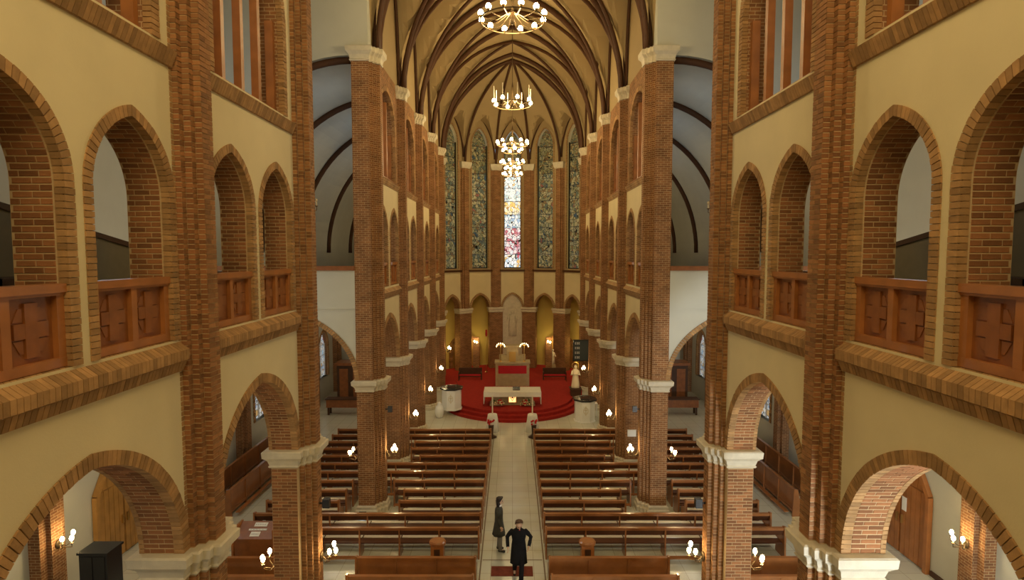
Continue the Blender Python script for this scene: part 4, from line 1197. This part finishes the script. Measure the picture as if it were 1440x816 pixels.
# ------------------------------------------------------------------ small furniture
for s in (-1, 1):
    D = thing('offering_box', 'round-topped orange-brown wooden offering box on the floor behind pews, %s of the aisle' % SIDE[s], 'box', (s*2.04, 14.85, 0), 'offering boxes')
    x = s*2.04
    m = MB(); m.box(x-.17, x+.17, 14.70, 15.0, 0, .92); m.box(x-.19, x+.19, 14.68, 15.02, 0, .08); m.build('body', 'mahogany', D)
    m = MB(); m.lathe([(.22, .92), (.23, .94), (.23, .99), (.2, 1.03)], (x, 14.85, 0), 16, sy=.85); m.build('lid', 'mahogany', D)
    MB().box(x-.08, x+.08, 14.69, 14.70, .62, .84).build('slot_plate', 'dark_wood', D)
o = MB().box(-.59, .57, 14.86, 15.34, .0, .014).build('doormat', 'doormat'); tag(o, 'small reddish brown mat on the aisle floor under the walking man', 'mat')

K = thing('leaflet_kiosk', 'wooden leaflet desk with white papers on its sloping top, far left near bottom', 'desk', (-7.15, 15.35, 0))
m = MB(); m.box(-7.70, -6.62, 15.05, 15.6, 0, .85); m.hexa([(-7.70,15.05,.85),(-6.62,15.05,.85),(-6.62,15.6,.85),(-7.70,15.6,.85),(-7.70,15.05,.95),(-6.62,15.05,.95),(-6.62,15.6,1.2),(-7.70,15.6,1.2)]); m.build('cabinet', 'mahogany_dark', K)
m = MB(); m.box(-7.75, -7.70, 15.0, 15.65, 0, 1.22); m.build('side_panel', 'mahogany', K)
m = MB(); m.box(-6.62, -6.57, 15.0, 15.65, 0, 1.22); m.build('side_panel', 'mahogany', K)
for (a, b, w_, h_) in ((-7.3, 15.42, .36, .12), (-7.4, 15.30, .50, .05), (-7.3, 15.12, .26, .14)):
    zf = lambda y: .957 + (y-15.05)*.4545
    o = MB().hexa([(a,b,zf(b)),(a+w_,b,zf(b)),(a+w_,b+h_,zf(b+h_)),(a,b+h_,zf(b+h_)),(a,b,zf(b)+.006),(a+w_,b,zf(b)+.006),(a+w_,b+h_,zf(b+h_)+.006),(a,b+h_,zf(b+h_)+.006)]).build('leaflet', 'paper')
    tag(o, {.36: 'white leaflet at the top of the leaflet desk', .5: 'wide thin white leaflet across the middle of the leaflet desk', .26: 'square white leaflet at the bottom of the leaflet desk'}[w_], 'paper')
    z_ = zf(b+h_*.5)+.008
    for q in range(5): MB().box(a+.03+q*w_/6, a+.03+q*w_/6+w_/10, b+h_*.4, b+h_*.55, z_-.003, z_).build('print_mark', 'ink', o)
Cb = thing('dark_cabinet', 'tall dark cabinet standing in left aisle in front of the wooden door', 'cabinet', (-9.7, 12.9, 0))
m = MB(); m.box(-10.05, -9.40, 12.6, 13.1, .05, 1.85).box(-10.08, -9.37, 12.57, 13.13, 1.85, 1.9); m.build('body', 'black_gloss', Cb)
MB().box(-10.0, -9.74, 12.58, 12.6, .1, 1.8).build('door', 'black_gloss', Cb); MB().box(-9.71, -9.45, 12.58, 12.6, .1, 1.8).build('door', 'black_gloss', Cb)
MB().box(-9.76, -9.74, 12.56, 12.58, .9, 1.05).build('handle', 'black_metal', Cb)
MB().box(-10.02, -9.43, 12.62, 13.08, 0, .05).build('plinth', 'dark_wood', Cb)

# transept doors
for s in (-1, 1):
    nm = 'door_%d' % (1 if s < 0 else 2)
    D = struct(nm); wd = 'door_wood' if s < 0 else 'mahogany'
    x = XO - .06
    out = [(15.0, 0), (15.0, 2.15), (15.35, 2.7), (16.85, 2.7), (17.2, 2.15), (17.2, 0)]
    for q, (ya, yb) in enumerate(((15.12, 16.07), (16.13, 17.08))):
        nb = 5
        leaf = side(s).box(x+.01, x+.05, ya, yb, .03, 2.18).build('door_leaf', wd, D)
        for b in range(nb):
            y0 = ya + (yb-ya)*b/nb; side(s).box(x-.015, x+.01, y0+.008, y0+(yb-ya)/nb-.008, .04, 2.17).build('plank', wd, leaf)
        side(s).box(x-.06, x-.015, (yb-.1 if q == 0 else ya+.05), (yb-.05 if q == 0 else ya+.1), .95, 1.2).build('handle', 'brass', leaf)
    for q in range(11):
        y0 = 15.12 + q*1.96/11; y1 = y0 + 1.96/11 - .01
        zt = lambda y: 2.62 if 15.42 < y < 16.78 else (2.16 + (y-15.12)*1.5 if y < 16 else 2.16 + (17.08-y)*1.5)
        side(s).hexa([(x, y0, 2.2), (x+.04, y0, 2.2), (x+.04, y1, 2.2), (x, y1, 2.2), (x, y0, zt(y0)+.02), (x+.04, y0, zt(y0)+.02), (x+.04, y1, zt(y1)+.02), (x, y1, zt(y1)+.02)]).build('overdoor_plank', wd, D)
    m = side(s)
    for (a, b) in zip(out, out[1:]):
        m.tube([(x-.02, a[0], a[1]), (x-.02, b[0], b[1])], .09, 4)
    m.build('door_frame', wd, D)
    if s > 0:
        o = side(s).box(x-.03, x-.02, 15.85, 16.03, 1.35, 1.75).build('notice', 'paper', D); o['label'] = 'white paper notice'
    side(s).box(XO-.05, XO, -2, 14.9, 0, .14).build('baseboard_%s' % ('north' if s < 0 else 'south'), 'dark_wood')['kind'] = 'structure'

# benches and dark organ cabinets deep in the aisles
for s in (-1, 1):
    Bn = thing('low_bench', 'low dark wooden bench deep in the %s aisle, seen past the tall transept pier' % SIDE[s], 'bench', (s*9.2, 30.5, 0))
    side(s).box(8.1, 10.2, 30.3, 30.8, .42, .85).build('chest', 'mahogany_dark', Bn)
    side(s).box(8.05, 10.25, 30.26, 30.84, .85, .9).build('top', 'dark_wood', Bn)
    for x in (8.15, 10.05):
        for y in (30.32, 30.7): side(s).box(x, x+.09, y, y+.09, 0, .42).build('leg', 'dark_wood', Bn)
    Cn = thing('confessional', 'dark wooden confessional at the end of the %s aisle' % SIDE[s], 'confessional', (s*9.0, 33.0, 0))
    side(s).box(7.9, 10.3, 32.6, 33.6, 0, 2.3).build('body', 'dark_wood', Cn)
    side(s).box(7.8, 10.4, 32.5, 33.7, 2.3, 2.45).build('cornice', 'mahogany_dark', Cn)
    for x in (8.05, 8.85, 9.65): side(s).box(x, x+.5, 32.57, 32.6, .15, 2.1).build('door', 'mahogany_dark', Cn)
    o = side(s).hexa([(8.3,32.42,1.3),(8.7,32.42,1.3),(8.7,32.45,1.3),(8.3,32.45,1.3),(8.35,32.50,2.2),(8.6,32.50,2.2),(8.6,32.53,2.2),(8.35,32.53,2.2)]).build('hanging_cloth', 'grey_trousers')
    tag(o, 'pale grey cloth hung on the %s confessional' % SIDE[s], 'cloth')
o = MB().box(4.75, 5.1, 22.74, 22.79, 1.3, 1.58).build('notice', 'paper'); tag(o, 'white notice sheet on the fourth pier on the right', 'notice')
o = thing('small_screen', 'small glowing blue-white screen at the foot of third left pier', 'screen', (-4.95, 18.3, 0))
MB().box(-5.12, -4.88, 18.22, 18.27, .02, .22).build('bezel', 'black_gloss', o); MB().box(-5.10, -4.90, 18.215, 18.22, .04, .20).build('display', 'screen', o)
MB().box(-5.06, -4.94, 18.2, 18.34, 0, .02).build('foot', 'black_gloss', o)
for s in (-1, 1):
    for i, z in ((2, 3.1), (3, 3.4)):
        o = thing('wall_speaker', 'small dark swivel speaker on the nave face of the %s pier on the %s' % (ORD[i], SIDE[s]), 'speaker', (s*4.34, PY[i], z))
        side(s).box(4.12, 4.27, PY[i]-.06, PY[i]+.06, z, z+.2).build('cabinet', 'black_gloss', o)
        side(s).box(4.26, 4.36, PY[i]-.015, PY[i]+.015, z+.08, z+.12).build('bracket', 'black_metal', o)
    o = thing('fire_extinguisher', 'red fire extinguisher on gallery ledge at far %s edge' % SIDE[s], 'extinguisher', (s*7.2, 6.3, 8.75))
    MB().lathe([(.07,0),(.08,.03),(.08,.36),(.04,.42),(.03,.46)], (s*7.9, 7.0, 8.45), 12).build('cylinder', 'extinguisher', o, True)
    MB().box(s*7.9-.03, s*7.9+.05, 6.98, 7.02, 8.91, 8.96).build('valve', 'black_gloss', o)

# ------------------------------------------------------------------ people
def skin_body(name, chains, parent, matname, sub=2):
    """chains: list of lists of (pos, radius); branches joined where positions coincide"""
    vs, es, rs, idx = [], [], [], {}
    for ch in chains:
        prev = None
        for p, r in ch:
            k = tuple(round(c, 4) for c in p)
            if k not in idx: idx[k] = len(vs); vs.append(Vector(p) - parent.location); rs.append(r)
            if prev is not None: es.append((prev, idx[k]))
            prev = idx[k]
    me = bpy.data.meshes.new(name); me.from_pydata(vs, es, []); me.update()
    o = bpy.data.objects.new(name, me); C.objects.link(o); o.parent = parent
    sk = o.modifiers.new('skin', 'SKIN'); sk.use_smooth_shade = True
    if not me.skin_vertices: pass
    for i, r in enumerate(rs):
        d = me.skin_vertices[0].data[i]; d.radius = (r, r) if not isinstance(r, tuple) else r
        d.use_root = (i == 0)
    sb = o.modifiers.new('sub', 'SUBSURF'); sb.levels = sub; sb.render_levels = sub
    me.materials.append(M[matname]); return o

def add_skin_layer(me):
    pass
import bmesh
_old = skin_body
def skin_body(name, chains, parent, matname, sub=2):
    bm = bmesh.new(); lay = bm.verts.layers.skin.verify(); idx = {}
    first = True
    root_comp = {}
    for ci, ch in enumerate(chains):
        prev = None; newcomp = True
        for p, r in ch:
            k = tuple(round(c, 4) for c in p)
            if k not in idx:
                v = bm.verts.new(Vector(p) - parent.location); idx[k] = v
                v[lay].radius = (r, r) if not isinstance(r, tuple) else r
                v[lay].use_root = False
            else: newcomp = False
            if prev is not None and prev is not idx[k]:
                try: bm.edges.new((prev, idx[k]))
                except ValueError: pass
            prev = idx[k]
        if newcomp: idx[tuple(round(c, 4) for c in ch[0][0])][lay].use_root = True
    me = bpy.data.meshes.new(name); bm.to_mesh(me); bm.free()
    me.materials.append(M[matname])
    o = bpy.data.objects.new(name, me); C.objects.link(o); o.parent = parent
    sk = o.modifiers.new('skin', 'SKIN'); sk.use_smooth_shade = True
    sb = o.modifiers.new('sub', 'SUBSURF'); sb.levels = sub; sb.render_levels = sub
    return o

def hand_chains(wrist, d, side_v, thumb_v):
    """fingers from a wrist point along d; side_v across the palm"""
    d = Vector(d).normalized(); sv = Vector(side_v).normalized(); tv = Vector(thumb_v).normalized()
    w_ = Vector(wrist); nrm = d.cross(sv).normalized()
    out = []
    for k, (o, L) in enumerate(((-.030, .070), (-.010, .080), (.010, .075), (.030, .060))):
        b = w_ + d*.055 + sv*o; c = w_ + d*.09 + sv*o*1.1
        e = c + (d*.8 + nrm*.25)*L*.5; g = e + (d*.6 + nrm*.6)*L*.5
        out.append([(tuple(b), .011), (tuple(c), .0095), (tuple(e), .0085), (tuple(g), .007)])
    t0 = w_ + d*.03 + tv*.02
    out.append([(tuple(t0), .013), (tuple(t0 + tv*.03 + d*.03), .011), (tuple(t0 + tv*.035 + d*.065), .008)])
    return out

def person(loc, yaw, H, label, pose, coat, hair, long_hair, trousers, coat_z, name='person'):
    """local: facing +y ; x right. pose dict of joints"""
    K = thing(name, label, 'person', loc)
    R = Matrix.Rotation(yaw, 4, 'Z'); k = H/1.75
    def T(p): 
        q = R @ Vector((p[0]*k, p[1]*k, p[2]*k)); return tuple(q + Vector(loc))
    def V(p): return R @ Vector(p)
    J = pose
    pel = J['pelvis']; ch = J['chest']; nk = J['neck']; hd = J['head']
    mid = tuple((a+b)/2 for a, b in zip(pel, ch))
    chains = [[(T(pel), (.15*k, .11*k)), (T(mid), (.13*k, .095*k)), (T(ch), (.13*k, .09*k)), (T(nk), .055*k), (T(tuple(nk[i]*.4+hd[i]*.6 for i in range(3))), .07*k), (T(hd), .092*k), (T((hd[0], hd[1]*1.0, hd[2]+.075)), .075*k)]]
    for sd in ('L', 'R'):
        sh, el, wr = J['sh'+sd], J['el'+sd], J['wr'+sd]
        chains.append([(T(ch), (.13*k, .09*k)), (T(sh), .048*k), (T(tuple((a+b)/2 for a, b in zip(sh, el))), .045*k), (T(el), .039*k), (T(tuple((a+b)/2 for a, b in zip(el, wr))), .038*k), (T(wr), .027*k),
                       (T(tuple(wr[i] + (wr[i]-el[i])*.26 for i in range(3))), (.04*k, .018*k))])
        hp, kn, an, toe = J['hp'+sd], J['kn'+sd], J['an'+sd], J['toe'+sd]
        chains.append([(T(pel), (.15*k, .11*k)), (T(hp), .09*k), (T(tuple((a+b)/2 for a, b in zip(hp, kn))), .075*k), (T(kn), .055*k), (T(tuple(a*.6+b*.4 for a, b in zip(kn, an))), .053*k), (T(an), .037*k), (T(toe), .032*k)])
        d = tuple(wr[i]-el[i] for i in range(3))
        dv = V(d).normalized(); fv = V((0, 1, 0)); sv = (fv - dv*fv.dot(dv)).normalized()
        chains += hand_chains(T(wr), dv, sv, sv)
    # nose & ears
    nv = (hd[0] + J['look'][0]*.088, hd[1] + J['look'][1]*.088, hd[2] - .01 + J['look'][2]*.088)
    nv2 = (hd[0] + J['look'][0]*.112, hd[1] + J['look'][1]*.112, hd[2] - .03 + J['look'][2]*.112)
    chains.append([(T(nv), .013), (T(nv2), .014)])
    lx = Vector(J['look']); rx = lx.cross(Vector((0,0,1))).normalized()
    for e in (-1, 1):
        a = Vector(hd) + rx*e*.088; chains.append([(T(tuple(a)), .014), (T(tuple(a + Vector((0,0,.035)))), .012)])
    skin_body('body', chains, K, 'skin')
    m = MB()
    for e in (-1, 1):
        a = Vector(hd) + lx*.086 + rx*e*.032 + Vector((0,0,.012)); m.ball(T(tuple(a)), .011*k, 8, 6)
    m.build('eyes', 'ink', K, True)
    m = MB(); a = Vector(hd) + lx*.088 + Vector((0,0,-.06)); m.tube([T(tuple(a - rx*.022)), T(tuple(a + lx*.004)), T(tuple(a + rx*.022))], .006, 6); m.build('mouth', 'red_cloth', K, True)
    # hair: cap shell away from the face
    m = MB(); n = 20; rings = []
    for q in range(0, 9):
        th = pi*q/14 if not long_hair else pi*q/13
        ring = []
        for j in range(n):
            a = 2*pi*j/n; dirv = Vector((cos(a), sin(a), 0))
            face = max(0, dirv.dot(Vector((lx[0], lx[1], 0)).normalized()))
            drop = 1 - .62*face**1.5 if q > 3 else 1
            r = .108*sin(min(pi/2, th*1.25)) * (1 + .04*sin(5*a + q))
            z = .105*cos(th*drop) + .045
            ring.append(T((hd[0] + dirv.x*r - lx[0]*.012, hd[1] + dirv.y*r - lx[1]*.012, hd[2] + z*1.0)))
        rings.append(ring)
    m.loft(rings)
    if long_hair:
        rings = []
        for z, r, w_ in ((.02, .10, .085), (-.08, .095, .075), (-.18, .10, .065), (-.27, .095, .055), (-.33, .05, .03)):
            c = Vector(hd) - lx*.045 + Vector((0, 0, z))
            rings.append([T(tuple(c + rx*r*cos(2*pi*j/14) + lx*w_*sin(2*pi*j/14))) for j in range(14)])
        m.loft(rings)
    m.build('hair', hair, K, True)
    # coat: rings down the trunk, then skirt to the hem, with sleeves
    m = MB(); rings = []; zt = nk[2]
    prof = [(nk, .075, .07, 0.0), (tuple(nk[i]*.75+ch[i]*.25 for i in range(3)), .165, .09, 0), (tuple(nk[i]*.45+ch[i]*.55 for i in range(3)), .195, .12, 0), (ch, .20, .13, 0), (mid, .175, .125, 0), (pel, .195, .135, 0)]
    hem = J.get('hem', (pel[0], pel[1], coat_z))
    for f in (.33, .66, 1.0): prof.append((tuple(pel[i]*(1-f)+hem[i]*f for i in range(3)), .195 + .035*f, .135 + .07*f, f))
    n = 24
    for c, rx_, ry_, fl2 in prof:
        rings.append([T((c[0] + (rx_ + .012*fl2*sin(7*2*pi*j/n))*cos(2*pi*j/n), c[1] + (ry_ + .012*fl2*sin(7*2*pi*j/n))*sin(2*pi*j/n), c[2])) for j in range(n)])
    m.loft(rings)
    for sd in ('L', 'R'):
        sh, el, wr = (Vector(J[a+sd]) for a in ('sh', 'el', 'wr'))
        inn = sh*.75 + Vector(ch)*.25
        m.tube([T(inn), T(sh + Vector((0,0,-.012))), T((sh+el)/2), T(el), T((el+wr)/2), T(wr*.97+el*.03)], [.060*k, .063*k, .062*k, .056*k, .050*k, .044*k], 12)
    m.build('coat', coat, K, True)
    m = MB(); cc = Vector(nk); m.lathe([(.075, -.01), (.085, .02), (.072, .05), (.065, .045)], T(tuple(cc)), 16); m.build('collar', coat if not long_hair else 'paper', K, True)
    for sd in ('L', 'R'):
        hp, kn, an, toe = (Vector(J[a+sd]) for a in ('hp', 'kn', 'an', 'toe'))
        m = MB(); m.tube([T(hp), T((hp+kn)/2), T(kn), T((kn+an)/2), T(an + Vector((0,0,-.02)))], [.1*k, .088*k, .07*k, .064*k, .058*k], 12); m.build('trouser_leg', trousers, K, True)
        m = MB(); dv = (toe - an); dv.z = 0; hl = an - dv*.45
        m.tube([T((hl.x, hl.y, an.z-.035)), T((an.x, an.y, an.z-.025)), T((toe.x*.6+an.x*.4, toe.y*.6+an.y*.4, toe.z+.012)), T((toe.x, toe.y, toe.z+.0))], [.036*k, .046*k, .043*k, .03*k], 10); m.build('shoe', 'black_gloss', K, True)
    return K

woman = dict(pelvis=(0,0,.95), chest=(0,.0,1.27), neck=(0,.0,1.46), head=(0,.03,1.61), look=(0,.998,-.05),
    shL=(-.17,0,1.39), elL=(-.205,-.03,1.12), wrL=(-.19,.05,.88), shR=(.17,0,1.39), elR=(.205,-.03,1.12), wrR=(.19,.05,.88),
    hpL=(-.09,0,.90), knL=(-.09,.02,.50), anL=(-.09,-.01,.09), toeL=(-.10,.14,.035),
    hpR=(.09,0,.90), knR=(.09,.04,.50), anR=(.09,.05,.09), toeR=(.10,.20,.035))
person((-.40, 16.18, 0), -pi/2, 1.65, 'woman with long dark hair in grey knee-length coat standing side-on in aisle', woman, 'grey_coat', 'dark_hair', True, 'grey_trousers', .55)
man = dict(pelvis=(0,0,.95), chest=(.0,.05,1.25), neck=(.0,.09,1.45), head=(-.01,.17,1.57), look=(-.12,.87,-.48),
    shL=(-.18,.05,1.37), elL=(-.33,-.06,1.13), wrL=(-.27,.10,.95), shR=(.18,.05,1.37), elR=(.31,-.08,1.13), wrR=(.29,.10,.93),
    hpL=(-.09,0,.90), knL=(-.08,.20,.52), anL=(-.06,.26,.10), toeL=(-.06,.40,.05),
    hpR=(.09,0,.90), knR=(.10,.05,.50), anR=(.11,-.24,.15), toeR=(.11,-.11,.04), hem=(0,.02,.48))
person((.17, 14.75, 0), pi, 1.76, 'man with brown hair in long black coat walking toward camera in aisle', man, 'black_cloth', 'brown_hair', False, 'black_cloth', .48)

for o in list(bpy.data.objects):
    if 'label' in o and len(o['label'].replace('-', ' ').split()) > 16: print('LONG', o['label'])
